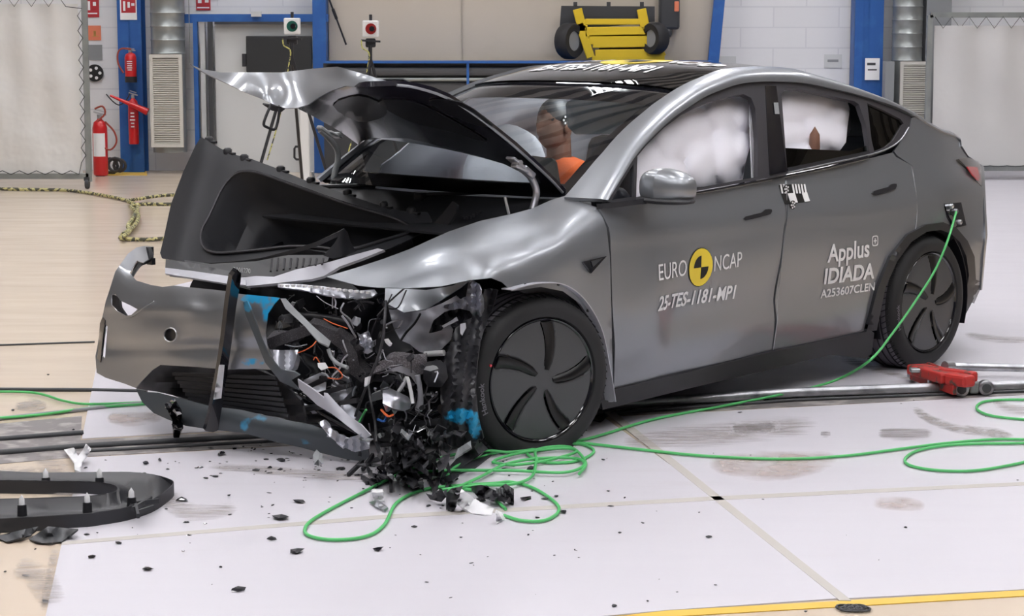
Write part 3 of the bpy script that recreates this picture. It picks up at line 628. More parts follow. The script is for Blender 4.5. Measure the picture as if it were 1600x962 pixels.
# screens on wheels
def rope_screen(x0, y0, x1, y1, Y, m, label, post_right=True):
    a = W(x0, y0, y=Y); b = W(x1, y1, y=Y); root = empty('welding_screen', ((a.x + b.x) / 2, Y, 0), 0, label, 'screen'); O_ = root.location.copy()
    mb = MB(); rows = []
    for i in range(40):
        z = lerp(b.z, a.z, i / 39); rows.append([(lerp(a.x, b.x, j / 60) - O_.x, .03 * math.sin(j * .55 + i * .03) * (i / 39) ** 1.2 + .012 * math.sin(j * .23 + i * .25), z) for j in range(61)])
    mb.grid(rows, .003); mb.build('sheet', M[m], root, fixn=True)
    mb = MB(); r = .025; xl, xr = a.x - O_.x - .06, b.x - O_.x + .07; zt = a.z + .12; zb = .14
    for p, q in (((xl, 0, zt), (xr, 0, zt)), ((xl, 0, zb), (xr, 0, zb)), ((xr, 0, zb - .06), (xr, 0, zt)), ((xl, 0, zb - .06), (xl, 0, zt))): mb.bar(p, q, .05, .06)
    mb.build('frame', M['duct'], root)
    mb = MB(); n = max(6, int((xr - xl) / .20)); zz = []
    for k in range(n * 2): zz.append((lerp(xl + .05, xr - .1, k / (2 * n)), -.035, zt - .02 if k % 2 == 0 else a.z - .03))
    nz = int((a.z - b.z) / .16) * 2
    for k in range(nz): zz.append((xr - .02 if k % 2 == 0 else b.x - O_.x + .0, -.035, lerp(a.z - .05, b.z + .05, k / nz)))
    for k in range(n * 2): zz.append((lerp(xr - .1, xl + .05, k / (2 * n)), -.035, zb + .02 if k % 2 == 0 else b.z + .04))
    mb.tube(zz, .005, 5)
    mb.build('lacing', M['darkp'], root)
    for xx in (xl + .05, xr - .02):
        mb = MB(); mb.lathe([(0, -.02), (.055, -.02), (.06, 0), (.055, .02), (0, .02)], 18, Matrix.Rotation(PI / 2, 3, 'Y'), (xx, 0, .06)); mb.box((xx, 0, .11), (.06, .08, .04)); mb.build('caster', M['darkp'], root)
    return root
rope_screen(-150, 6, 129, 272, 22.3, 'vinyl', 'white vinyl sheet laced in a wheeled steel frame at the left edge')
rope_screen(1461, 40, 1800, 264, 23.6, 'tan', 'pale cloth screen laced in a steel frame at the right edge')
# striped rope on the floor
M['rope'] = mat('black_yellow_rope', (.52, .48, .22), .8, noise=(26, (.07, .07, .05), .48, .52))
mb = MB(); mb.tube([W(a, b, .02) for a, b in [(-40, 294), (40, 296), (100, 297), (150, 303), (195, 312), (206, 318), (212, 330), (205, 345), (208, 355), (190, 368), (195, 373), (230, 374), (270, 372), (330, 368)]], .018, 6, res=5)
mb.tube([W(a, b, .05) for a, b in [(330, 304), (260, 305), (215, 311), (200, 314), (215, 322), (208, 340), (200, 352), (202, 362), (188, 371)]], .018, 6, res=5)
mb.tube([W(a, b, .05) for a, b in [(330, 317), (260, 319), (222, 319), (205, 322), (216, 335), (212, 350), (198, 362), (192, 366)]], .018, 6, res=5)
thing(mb, 'striped_rope', M['rope'], 'yellow and black rope lying in a loop on the beige floor', 'rope')
# =================================================================== the crashed car
car = empty('car', (OX, OY, 0), TH, 'grey metallic crashed car with a torn open front corner on the white floor plates', 'car')
A = lambda L: [tuple(p) for p in L]
# ---- greenhouse surface: rows along the door seal, sections over the roof
SEAL = [(946, 316), (968, 279), (992, 241), (1018, 212), (1045, 187), (1070, 169), (1095, 153), (1120, 142), (1150, 132), (1187, 128), (1222, 128), (1250, 130), (1273, 134), (1325, 146), (1359, 156), (1394, 168), (1423, 182)]
seal3 = [CS(a, b) for a, b in SEAL]
seal3 = crom([Vector(p) for p in seal3], 4)[0]
def centre(P):
    bx = float(np.interp(-P.x, [.5, .9, 1.2, 1.6, 2.0, 3.], [.24, .16, .12, .07, .02, 0]))
    cr = float(np.interp(-P.x, [.5, .9, 1.2, 1.6, 2.2, 2.8], [.01, .05, .07, .085, .09, .05]))
    return bx, cr
def roofpt(P, a, off=0.0):
    bx, cr = centre(P); e = 2 / 2.5; c = math.cos(a); sn = max(0., math.sin(a)); k = sn ** e
    return Vector((P.x + bx * sn ** 1.2, (P.y + off) * math.copysign(abs(c) ** e, c), P.z + (cr + off) * k))
NS = len(seal3)
def a_in(i):      # how far the painted rail reaches over, as an angle
    x = -seal3[i].x
    tgt = float(np.interp(x, [.45, .7, 1.0, 1.4, 2.0, 2.9], [.17, .12, .10, .09, .10, .13]))
    P = seal3[i]
    for k in range(1, 400):
        a = k / 400 * PI / 2
        if (roofpt(P, a) - P).length > tgt: return a
    return .5
AI = [a_in(i) for i in range(NS)]
HEAD = min(range(NS), key=lambda i: abs(seal3[i].x + 1.28))      # windscreen header row
def band(i0, i1, fa, fb, n, off=0.0, th=.008):
    rows = []
    for i in range(i0, i1 + 1):
        a0, a1 = fa(i), fb(i); rows.append([roofpt(seal3[i], lerp(a0, a1, j / n), off) for j in range(n + 1)])
    return MB().grid(rows, th)
mb = band(0, NS - 1, lambda i: -.0, lambda i: AI[i], 8, 0, .02)
rail = mb.build('roof_rail', M['paint'], car, fixn=True); mirrored(rail, car)
edge = .035
mb = band(1, HEAD - 1, lambda i: AI[i] + .012 , lambda i: PI - AI[i] - .012, 28, -.006, 0)
ws = mb.build('windscreen', M['wglass'], car, face=(0, 0, 1))
fr = MB()
def frit(i0, i1, fa, fb, n): 
    fr.grid([[roofpt(seal3[i], lerp(fa(i), fb(i), j / n), -.009) for j in range(n + 1)] for i in range(i0, i1 + 1)], 0)
frit(1, HEAD, lambda i: AI[i], lambda i: AI[i] + .13, 2); frit(1, HEAD, lambda i: PI - AI[i] - .13, lambda i: PI - AI[i], 2)
frit(HEAD - 5, HEAD, lambda i: AI[i] + .13, lambda i: PI - AI[i] - .13, 20); frit(1, 3, lambda i: AI[i] + .13, lambda i: PI - AI[i] - .13, 20)
fr.build('windscreen_border', M['gloss'], ws, face=(0, 0, 1))
mb = band(HEAD, NS - 1, lambda i: AI[i] + .01, lambda i: PI - AI[i] - .01, 28, -.004, .01)
roof = mb.build('glass_roof', M['dark_glass'], car, fixn=True)
# roof lettering
def roofz(x, y):
    best = None
    for i in range(NS - 1):
        P = seal3[i]; yy = min(.999, abs(y) / P.y); c = yy ** 1.25; a = math.acos(c); q = roofpt(P, a)
        d = abs(q.x - x)
        if best is None or d < best[0]: best = (d, i, q.z, q.x)
    i = best[1]; z = best[2]
    j = min(NS - 1, i + 1) if best[3] > x else max(0, i - 1)
    P = seal3[j]; q = roofpt(P, math.acos(min(.999, abs(y) / P.y) ** 1.25))
    t = 0 if abs(q.x - best[3]) < 1e-6 else (x - best[3]) / (q.x - best[3])
    return z + (q.z - z) * max(0, min(1, t))
def rooftext(txt, x0, y0, size, m, name, st=1.7):
    vs, fs = text_mesh(txt, size, .004)
    for v in vs: v.y *= st
    mb = MB(); mb.add([(x0 - v.y, y0 + v.x, roofz(x0 - v.y, y0 + v.x) + .010) for v in vs], fs); mb.build(name, m, roof)
rooftext('25-TES-1181-MP1', -1.36, -.40, .105, M['markwhite'], 'roof_lettering')
rooftext('EURO', -1.62, -.47, .12, M['markwhite'], 'roof_lettering'); rooftext('NCAP', -1.62, .20, .12, M['markwhite'], 'roof_lettering')
def disc_roof(r, seg, m, dz, q=None):
    mb = MB(); vs = []
    n = 32; rng_ = range(n + 1)
    for (s0, s1) in (q or [(0, 2 * PI)]):
        pts = [(-1.68, .02)] + [(-1.68 + r * math.cos(lerp(s0, s1, k / 16)), .02 + r * math.sin(lerp(s0, s1, k / 16))) for k in range(17)]
        mb.add([(a, b, roofz(a, b) + dz) for a, b in pts], [(0, k, k + 1) for k in range(1, 17)])
    return mb.build('roof_emblem', m, roof)
disc_roof(.18, 1, M['markyellow'], .009); disc_roof(.11, 1, M['markblack'], .012, [(0, PI / 2), (PI, 1.5 * PI)])
# ---- side panels
dent = lambda x, z: .006 * math.sin(9 * x + 3 * z) * math.exp(-((z - .45) / .25) ** 2) * math.exp(-((x + 1.0) / .6) ** 2) + .012 * math.exp(-((x + .72) / .10) ** 2 - ((z - .50) / .2) ** 2) - .010 * math.exp(-((x + .86) / .08) ** 2 - ((z - .42) / .14) ** 2)
scoop = lambda x, z: -.018 * math.exp(-((z - .50) / .13) ** 2) * max(0, min(1, (-.55 - x) * 3)) * max(0, min(1, (x + 2.5) * 2)) + .008 * math.exp(-((z - .86) / .05) ** 2)
wp = lambda x, z: dent(x, z) + scoop(x, z)
fd_o = [(937, 324), (950, 356), (955, 400), (957, 470), (961, 540), (959, 607), (1080, 578), (1206, 548), (1213, 500), (1213, 470), (1221, 400), (1227, 320), (1227, 277), (1160, 289), (1089, 303), (1010, 315)]
front_door = side(fd_o, 13, warp=wp).build('front_door', M['paint'], car)
rd_o = [(1230, 276), (1230, 320), (1224, 400), (1216, 470), (1216, 500), (1209, 547), (1290, 531), (1356, 516), (1370, 452), (1391, 399), (1419, 366), (1429, 361), (1432, 335), (1430, 300), (1424, 258), (1400, 245), (1395, 238), (1356, 248), (1290, 263)]
rear_door = side(rd_o, 13, warp=wp).build('rear_door', M['paint'], car)
qp_o = [(1426, 259), (1432, 300), (1434, 335), (1431, 359), (1447, 352), (1474, 348), (1495, 357), (1512, 377), (1522, 401), (1524, 436), (1519, 472), (1522, 474), (1530, 453), (1534, 400), (1537, 367), (1534, 292), (1533, 261), (1511, 246), (1500, 229), (1499, 220), (1490, 213), (1473, 208), (1450, 196), (1430, 182), (1424, 184), (1421, 200), (1407, 221), (1397, 236), (1402, 243)]
quarter = side(qp_o, 11, warp=lambda x, z: .02 * math.exp(-((z - .90) / .10) ** 2) * min(1, max(0, (-2.9 - x) * 4)), th=.012).build('quarter_panel', M['paint'], car)
for o in (front_door, rear_door, quarter): mirrored(o, car)
# bright shut line edges
mb = MB(); mb.tube([CS(a, b, .002) for a, b in [(1229, 277), (1229, 320), (1222.5, 400), (1214.5, 470), (1214.5, 500), (1207.5, 548)]], .0022, 6, res=4)
mb.build('door_edge', M['steel'], rear_door, 'bright metal edge between the doors')
mb = MB(); mb.tube([CS(a, b, .002) for a, b in [(1425, 259), (1431, 300), (1433, 335), (1430, 361)]], .002, 6, res=4)
mb.build('door_edge', M['steel'], quarter, 'bright metal edge behind the rear door')
# window frames, glass, airbags
seal_o = SEAL + [(1421, 199), (1407, 220), (1387, 234), (1356, 247), (1290, 263), (1227, 277), (1160, 289), (1089, 302), (1010, 314)]
op_f = [(988, 300), (996, 244), (1009, 228), (1037, 200), (1064, 180), (1095, 164), (1119, 156), (1147, 149), (1162, 147), (1174, 153), (1180, 169), (1184, 217), (1184, 276), (1087, 294), (1010, 306)]
op_f[0] = (994, 308)
op_t = [(956, 312), (972, 284), (990, 256), (990, 307)]
op_r = [(1221, 146), (1229, 138), (1243, 137), (1291, 148), (1335, 158), (1342, 163), (1352, 192), (1359, 239), (1290, 254), (1230, 267)]
op_q = [(1355, 161), (1380, 172), (1407, 186), (1412, 193), (1396, 219), (1384, 229), (1366, 236), (1362, 220)]
wf = side(seal_o, 9, [op_f, op_t, op_r, op_q], th=.025, off=.004).build('window_frame', M['seal'], car, 'dark grey frame round the side windows')
wf2 = mirrored(wf, car)
side([(1196, 134), (1213, 134), (1230, 267), (1203, 273)], 12, th=.004, off=.009).build('pillar_cover', M['gloss'], wf, 'gloss black door pillar')
side([(1209, 160), (1216, 160), (1218, 178), (1211, 178)], 12, th=.001, off=.014).build('pillar_sensor', M['greyp'], wf)
mb = MB(); mb.tube([CS(a, b, .016) for a, b in [(948, 322), (1010, 314), (1089, 301), (1160, 288), (1227, 275), (1290, 262), (1356, 246)]], [.008] * 7, 6, res=3)
mb.build('belt_moulding', M['gloss'], wf)
mb = MB(); mb.tube([CS(a, b, .010) for a, b in [(1232, 270), (1290, 257), (1358, 242), (1388, 232), (1408, 218), (1420, 199)]], .004, 6, res=3)
mb.build('belt_moulding', M['steel'], wf, 'bright strip under the rear window')
g = side(op_t, 12, th=.003, off=-.008).build('quarter_light', M['gloss'], car); mirrored(g, car)
g = side(op_q, 12, th=.003, off=-.008).build('rear_quarter_glass', M['tint'], car); mirrored(g, car)
mb = side([(1226, 231), (1328, 236), (1358, 226), (1364, 242), (1290, 256), (1226, 270)], 12, th=.003, off=-.012); mb.build('rear_door_glass', M['tint'], car, 'tinted rear door glass wound half down')
side([(1232, 268), (1230, 262), (1360, 235), (1362, 239)], 14, th=.01, off=.0).build('window_strip', M['black'], wf)
def lobes(L, A_): 
    def f(a, b):
        h = 0
        for (cx, cy, rx, ry) in L:
            q = 1 - ((a - cx) / rx) ** 2 - ((b - cy) / ry) ** 2
            if q > 0: h += q ** 5
        return -A_ * h ** .1 + .004 * math.sin(a * .12 + b * .05) * math.sin(b * .08)
    return f
def bagsheet(out, L, y0, name, lab, A_=.10):
    ctrl = [(p[0], p[1], 'y', CS(*p).y - y0) for p in out[::2]]
    return pp(out, ctrl, 6, th=.01, warp=lobes(L, A_)).build(name, M['bag'], car, lab)
bagsheet([(978, 320), (990, 235), (1040, 185), (1095, 150), (1150, 138), (1172, 140), (1176, 165), (1170, 200), (1173, 225), (1163, 262), (1160, 285), (1087, 310), (1010, 320)],
         [(1012, 262, 36, 44), (1006, 300, 34, 30), (1050, 222, 36, 44), (1048, 276, 30, 44), (1082, 196, 40, 36), (1096, 246, 32, 54), (1128, 176, 36, 34), (1136, 236, 28, 58), (1160, 178, 20, 34), (1160, 232, 16, 34)], .15, 'curtain_airbag', 'inflated white curtain airbag in the front window', .13)
bagsheet([(1196, 260), (1212, 130), (1246, 130), (1320, 148), (1328, 170), (1324, 200), (1322, 222), (1306, 244), (1270, 262)],
         [(1236, 170, 36, 34), (1232, 212, 38, 36), (1276, 162, 34, 30), (1284, 204, 36, 36), (1310, 176, 22, 28), (1310, 212, 20, 30), (1250, 240, 40, 20)], .14, 'curtain_airbag', 'inflated white curtain airbag in the rear window', .12)
mb = side([(1171, 150), (1183, 160), (1187, 276), (1175, 279), (1172, 200)], 12, th=.004, off=-.05); mb.build('pillar_trim', M['bag'], car, 'pale inner trim at the door pillar')
mb = MB(); mb.ribbon([CS(1320, 160, -.12), CS(1326, 195, -.12), CS(1318, 215, -.14), CS(1300, 245, -.16)], [Vector((.02, 0, .004))] * 4, .003)
mb.build('seat_belt', M['darkp'], car)
mb = MB(); mb.lathe([(0.001, -.0), (.022, .02), (.027, .1), (.024, .16), (.0, .20)], 14, c=CS(1272, 262, -.13) + Vector((0, 0, .0))); mb.build('belt_anchor', M['skin'], car, 'brown handle in the rear window')
# door handles
def handle(pl, parent):
    side(pl, 8, th=.012, off=.012, smooth=2).build('door_handle', M['black'], parent, 'black flush door handle')
handle([(1166, 338), (1190, 332), (1196, 327), (1206, 327), (1205, 333), (1199, 336), (1166, 344)], front_door)
handle([(1366, 298), (1388, 292), (1392, 288), (1401, 287), (1400, 294), (1394, 297), (1367, 304)], rear_door)
# lettering on the doors
def decal(m, pts, name, parent, off=.003, wfun=wp, step=10, lab=None):
    return side(pts, step, th=.0012, off=off, warp=wfun).build(name, m, parent, lab)
def sidetext(txt, pa, pb, capz, m, parent, name='lettering', bold=0.0, off=.004, shear=0.0):
    """txt from picture point pa to pb along its baseline, laid on the body side"""
    a = CS(*pa); b = CS(*pb); vs, fs = text_mesh(txt, 1.0, bold, shear); x0 = min(v.x for v in vs); x1 = max(v.x for v in vs); y1 = max(v.y for v in vs)
    mb = MB(); out = []
    for v in vs:
        t = (v.x - x0) / (x1 - x0); x = lerp(a.x, b.x, t); z = lerp(a.z, b.z, t) + v.y / y1 * capz; out.append((x, S(x, z) + wp(x, z) + off, z))
    mb.add(out, [f[::-1] for f in fs]); return mb.build(name, m, parent)
sidetext('EURO', (1027, 438), (1073, 430), .070, M['markwhite'], front_door)
sidetext('NCAP', (1117, 424), (1159, 416), .068, M['markwhite'], front_door)
sidetext('25-TES-1181-MP1', (1025, 485), (1152, 466), .062, M['markwhite'], front_door, bold=.025, shear=.15)
ecx = CS(1095.5, 417.5); 
def sdisc(r, m, off, qs=((0, 2 * PI),)):
    mb = MB()
    for s0, s1 in qs:
        pts = [(0, 0)] + [(r * math.cos(lerp(s0, s1, k / 24)), r * math.sin(lerp(s0, s1, k / 24))) for k in range(25)]
        out = []
        for a, b in pts:
            x = ecx.x - a; z = ecx.z + b; out.append((x, S(x, z) + wp(x, z) + off, z))
        mb.add(out, [(0, k, k + 1)[::-1] for k in range(1, 25)])
    return mb.build('emblem', m, front_door)
sdisc(.0865, M['markblack'], .003); sdisc(.084, M['markyellow'], .0045); sdisc(.052, M['markblack'], .006, ((PI / 2, PI), (1.5 * PI, 2 * PI)))
sidetext('Applus', (1294, 410), (1358, 400), .085, M['markwhite'], rear_door, bold=.02)
sidetext('IDIADA', (1291, 444), (1366, 434), .075, M['markwhite'], rear_door, bold=.03)
sidetext('A253607CLEN', (1285, 466), (1366, 453), .040, M['markwhite'], rear_door, bold=.02)
pm = CS(1366.5, 376)
mb = MB()
def loc(a, b, off=.004): x = pm.x - a; z = pm.z + b; return (x, S(x, z) + wp(x, z) + off, z)
rr = [(math.copysign(abs(math.cos(t)) ** .5, math.cos(t)), math.copysign(abs(math.sin(t)) ** .5, math.sin(t))) for t in [k * 2 * PI / 32 for k in range(32)]]
mb.add([loc(a * .026, b * .026) for a, b in rr] + [loc(a * .020, b * .020) for a, b in rr], [((k + 1) % 32, k, 32 + k, 32 + (k + 1) % 32) for k in range(32)])
for (w_, h_) in ((.013, .0035), (.0035, .013)): mb.add([loc(-w_, -h_), loc(w_, -h_), loc(w_, h_), loc(-w_, h_)], [(3, 2, 1, 0)])
mb.build('lettering', M['markwhite'], rear_door)
# measuring sticker
decal(M['markblack'], [(1217, 289), (1257, 287), (1265, 315), (1226, 319)], 'scale_sticker', rear_door, .003)
for k in range(9):
    x = 1219 + k * 4.6
    if k in (2, 3): continue
    decal(M['markwhite'], [(x, 287.5), (x + 2.4, 287.5), (x + 5, 302), (x + 2.5, 302)], 'scale_sticker_stripe', rear_door, .005, step=20)
decal(M['markwhite'], [(1231, 302), (1242, 301), (1246, 316), (1235, 317)], 'scale_sticker_square', rear_door, .005)
decal(M['markwhite'], [(1253, 301), (1261, 300), (1265, 314), (1257, 315)], 'scale_sticker_square', rear_door, .005)
def target_dot(px, py, r, parent, off=.008, white=4):
    q = CS(px, py); mb = MB(); R = Matrix.Rotation(-PI / 2, 3, 'X')
    mb.lathe([(r, 0), (r, .003), (0, .003)], 20, R, (q.x, q.y + off, q.z)); d = mb.build('target_marker', M['markblack'], parent)
    mb = MB()
    for k in range(5): mb.lathe([(r * .22, 0), (r * .22, .002), (0, .002)], 10, R, (q.x + (r * .62 * math.cos(k * 1.257) ), q.y + off + .003, q.z + r * .62 * math.sin(k * 1.257)))
    mb.lathe([(r * .2, 0), (r * .2, .002), (0, .002)], 10, R, (q.x, q.y + off + .003, q.z)); mb.build('target_dots', M['markwhite'], d)
target_dot(1226, 295, .021, rear_door); target_dot(1236, 320, .021, rear_door)
# camera wedge badge on the fender
# ---- front fender
FEN_C = [(886, 305, 'y', .77), (937, 327, 'y', .895), (952, 390, 'y', .95), (957, 470, 'y', .965), (958, 600, 'y', .945), (830, 325, 'y', .74), (800, 452, 'y', .955), (880, 452, 'y', .965), (945, 560, 'y', .96), (880, 370, 'y', .935), (830, 395, 'y', .93),
         (510, 432, 'y', .60), (640, 450, 'y', .80), (730, 437, 'y', .90), (570, 445, 'y', .70), (750, 345, 'y', .72), (640, 390, 'y', .66), (740, 400, 'y', .845)]
def fwarp(a, b):
    h = -.022 * math.exp(-(((a - 768) / 26) ** 2 + ((b - 428) / 16) ** 2)) + .016 * math.exp(-(((a - 730) / 26) ** 2 + ((b - 424) / 18) ** 2))
    h += .007 * math.exp(-(((a - 860) / 26) ** 2 + ((b - 345 - (a - 860) * .2) / 40) ** 2)) + .012 * math.exp(-((b - 350 - (900 - a) * .30) / 14) ** 2) * max(0, min(1, (900 - a) / 80))
    return h
fen_o = [(886, 305), (905, 315), (937, 325), (948, 356), (953, 400), (955, 470), (957, 560), (958, 628), (951, 628), (947, 562), (931, 512), (906, 474), (880, 455), (845, 448), (800, 455), (785, 441), (768, 434), (735, 437), (690, 447), (640, 450), (590, 449), (560, 446), (510, 432), (560, 417), (600, 404), (640, 389), (700, 362), (750, 345), (800, 334), (830, 326), (862, 312)]
fender = pp(fen_o, FEN_C, 10, th=.003, warp=fwarp).build('front_fender', M['paint'], car, 'grey front fender buckled over the torn corner')
# right fender: plain, behind the luggage tub
rows = []
for i in range(15):
    x = lerp(-.5, .02, i / 14); r = []
    for j in range(9):
        z = lerp(.52 if abs(x) < .42 else .3, .92, j / 8); zz = max(z, .0)
        if abs(x) < .40: zz = lerp(.33 + math.sqrt(.16 - min(.159, x * x)), .92, j / 8)
        r.append((x, -S(x, zz) + (.10 * (j / 8) ** 4), zz))
    rows.append(r)
MB().grid(rows, .003).build('front_fender', M['paint'], car, 'undamaged far side front fender', fixn=True)
# badge
mb = pp([(911, 409), (948, 400), (924, 427)], [(911, 409, 'y', .975), (948, 400, 'y', .975), (924, 427, 'y', .98)], 9, th=.01)
bd = mb.build('side_repeater', M['gloss'], fender, 'black arrow shaped side repeater')
pp([(924, 408), (942, 403), (927, 417)], [(911, 409, 'y', .979), (948, 400, 'y', .979), (924, 427, 'y', .984)], 9, th=.002).build('repeater_lens', M['darkp'], bd)
# torn flange round the front arch
fl = [(792, 452), (820, 444), (845, 441), (872, 443), (897, 458), (918, 484), (934, 518), (943, 560), (950, 600), (954, 626)]
mb = MB(); P_ = [C(a, b, y=.962) for a, b in fl]; mb.ribbon(P_, [Vector((.0, -.03, 0)) + Vector((0, 0, .0))] * len(P_), .004)
mb.build('arch_flange', M['primer'], fender, 'bare metal flange round the front arch')
mb = MB()
for a, b in fl[1:-1:2]: mb.lathe([(.007, 0), (.007, .004), (0, .004)], 8, Matrix.Rotation(-PI / 2, 3, 'X'), C(a, b + 1, y=.966))
mb.build('arch_rivets', M['black'], fender)
# sill
sill_o = [(938, 617), (958, 609), (1080, 580), (1206, 549), (1290, 532), (1360, 517), (1366, 520), (1362, 552), (1352, 560), (1316, 556), (1298, 554), (1200, 578), (1080, 606), (942, 640)]
s_ = side(sill_o, 14, th=.03, off=.012).build('sill_cover', M['black'], car, 'satin black sill cover'); mirrored(s_, car)
# rear arch cladding
out_ = [(1354, 518), (1371, 453), (1392, 400), (1419, 366), (1447, 351), (1474, 347), (1495, 356), (1512, 376), (1523, 401), (1525, 436), (1520, 470), (1504, 500)]
in_ = [(1496, 492), (1509, 465), (1514, 430), (1510, 400), (1500, 378), (1486, 365), (1470, 359), (1448, 362), (1424, 378), (1402, 408), (1384, 448), (1370, 516)]
cl = side(out_ + in_, 8, th=.05, off=.016).build('arch_cladding', M['black'], car, 'black cladding round the rear arch'); mirrored(cl, car)
side([(1519, 472), (1522, 474), (1531, 453), (1533, 440), (1524, 436)], 8, th=.02).build('bumper_corner', M['black'], car)
# tail lamp, charge socket, fuel
lamp = side([(1498, 248), (1513, 246), (1529, 252), (1533, 261), (1534, 291), (1527, 284), (1516, 268)], 7, th=.02, off=.022).build('tail_lamp', M['gloss'], car)
side([(1511, 260), (1527, 261), (1531, 276), (1529, 283), (1519, 272)], 7, th=.005, off=.034).build('lamp_lens', M['lamp_red'], lamp, 'red lens'); mirrored(lamp, car)
cp = side([(1476, 318), (1502, 316), (1505, 330), (1510, 352), (1492, 356), (1482, 340)], 8, th=.01, off=.012).build('charge_socket', M['gloss'], car, 'open charging socket above the rear wheel')
mb = MB()
for (a, b) in ((1487, 322), (1494, 330), (1500, 347)): q = CS(a, b, .02); mb.lathe([(.013, -.01), (.013, .006), (.008, .010), (0, .010)], 12, Matrix.Rotation(-PI / 2, 3, 'X'), q)
mb.build('socket_pins', M['steel'], cp)
# hatch and tail
top = [(1423, 182), (1430, 182), (1450, 196), (1473, 208), (1490, 213), (1499, 220), (1500, 229), (1511, 246), (1533, 262), (1534, 292), (1537, 367), (1534, 400), (1530, 453)]
T3 = [CS(*p) for p in top]; rows = []
for i, P in enumerate(T3):
    bz = [.05, .055, .05, .045, .04, .03, .02, 0, 0, 0, 0, 0, 0][i]; bxx = [0, 0, 0, -.01, -.02, -.04, -.05, -.08, -.13, -.15, -.18, -.17, -.14][i]
    rows.append([Vector((P.x + bxx * math.sin(a) ** .9 if 0 < j < 20 else P.x, P.y * math.copysign(abs(math.cos(a)) ** .85, math.cos(a)), P.z + bz * max(0, math.sin(a)) ** .8)) for j, a in enumerate([k * PI / 20 for k in range(21)])])
MB().grid(rows, .01).build('tailgate', M['paint'], car, fixn=True)
# floor pan and dark inner body
mb = MB(); mb.box((-1.75, 0, .26), (2.9, 1.62, .10), bev=.02); mb.box((-1.6, 0, .34), (1.9, 1.5, .1)); mb.build('floor_pan', M['deep'], car)
mb = MB(); mb.box((-3.35, 0, .42), (.6, 1.3, .4), bev=.05); mb.build('rear_subframe', M['deep'], car)
for sgn in (1, -1):
    mb = MB(); R = Matrix.Rotation(-PI / 2, 3, 'X'); prof = [(.40, -.0), (.41, .26), (.39, .27), (.10, .28)]
    rows = [[(-2.89 + r * math.cos(a), sgn * (.93 - .27 + (.26 - h) * -1 + 0) if False else sgn * (.92 - h), .33 + r * math.sin(a)) for (r, h) in [(.41, 0), (.42, .12), (.41, .28), (.25, .30), (.05, .30)]] for a in [math.radians(t) for t in range(-20, 201, 10)]]
    mb.grid(rows, .004); mb.build('wheel_housing', M['deep'], car, fixn=True)
# interior shells
mb = MB(); mb.grid([[(x, y, .92 + .05 * math.cos(y * 2) - .05 * abs(x + .8)) for y in np.linspace(-.70, .70, 9)] for x in np.linspace(-.35, -.98, 6)], .03); mb.build('dashboard', M['softblack'], car, fixn=True)
mb = MB(); mb.box((-1.0, 0, .78), (.06, 1.4, .3), bev=.02); mb.build('dashboard_front', M['seat'], car)
def seat_(y, dx=0.0):
    mb = MB(); mb.box((-1.75 + dx, y, .52), (.52, .50, .16), bev=.05); mb.build('seat_cushion', M['seat'], car)
    mb = MB(); mb.box((-2.02 + dx, y, .86), (.14, .50, .62), Matrix.Rotation(-.25, 3, 'Y'), .06); b_ = mb.build('seat_back', M['seat'], car)
    mb = MB(); mb.box((-2.13 + dx, y, 1.24), (.09, .27, .18), Matrix.Rotation(-.2, 3, 'Y'), .04); mb.build('head_rest', M['seat'], b_)
seat_(.37); seat_(-.37)
mb = MB(); mb.box((-2.75, 0, .52), (.5, 1.2, .18), bev=.05); mb.box((-3.0, 0, .86), (.14, 1.2, .6), Matrix.Rotation(-.3, 3, 'Y'), .05); mb.build('rear_bench', M['seat'], car)
for sg in (1, -1):
    mb = MB(); mb.grid([[(x, sg * (S(x, z) - .13), z) for z in np.linspace(.3, 1.0, 6)] for x in np.linspace(-.5, -2.6, 12)], .02); mb.build('door_lining', M['seat'], car, fixn=True)
# far side curtain airbag and the headliner
def farwarp(x, z): return .05 * abs(math.sin(x * 5.2)) ** .5 * abs(math.sin(z * 8)) ** .3
mb = MB(); mb.grid([[(x, -(S(x, z) - .18) + farwarp(x, z), z) for z in np.linspace(.93, min(1.38, 1.02 + (-.55 - x) * .75), 12)] for x in np.linspace(-.62, -2.7, 50)], .01)
mb.build('curtain_airbag', M['bag'], car, 'inflated white curtain airbag on the far side', fixn=True)
mb = MB(); mb.lathe([(0, .12), (.16, .10), (.24, .02), (.235, -.06), (.12, -.11), (0, -.12)], 24, Matrix.Rotation(PI / 2 - .3, 3, 'Y'), (-1.12, -.36, 1.02)); mb.build('passenger_airbag', M['bag'], car, 'round white airbag at the passenger seat')
M['cabinfill'] = mat('cabin_fill_glow', (1, 1, 1), .5, emis=(.95, .98, 1), es=15)
mb = MB(); mb.box((-1.52, 0, 1.455), (.12, .62, .012)); mb.build('cabin_fill_panel', M['cabinfill'], car, 'added glowing panel under the roof that brightens the cabin')  # unseen glowing panel added so dummy and airbags show through the glass
mb = MB(); mb.box((-1.15, .37, .90), (.12, .1, .1), bev=.03); mb.tube([(-1.22 - .06 * math.sin(a), .37 + .18 * math.cos(a), .93 + .17 * math.sin(a)) for a in [k * PI / 12 for k in range(24)]], .015, 8, closed=True); mb.build('steering_wheel', M['black'], car)
mb = pp([(831, 243), (862, 247), (866, 253), (872, 290), (845, 290)], [(831, 245, 'x', -.95), (865, 249, 'x', -.95), (870, 281, 'x', -.93)], 12, th=.02); mb.build('touch_screen', M['screen'], car, 'dark touch screen on the dashboard')
pp([(884, 164), (886, 159), (893, 156), (1009, 156), (1023, 154), (1000, 190), (985, 208), (898, 209), (887, 198)], [(884, 160, 'x', -1.25), (1020, 155, 'x', -1.18), (985, 207, 'x', -1.15), (890, 205, 'x', -1.2)], 12, th=.012).build('sun_visor', M['visor'], car, 'pale blue folded down sun visor')
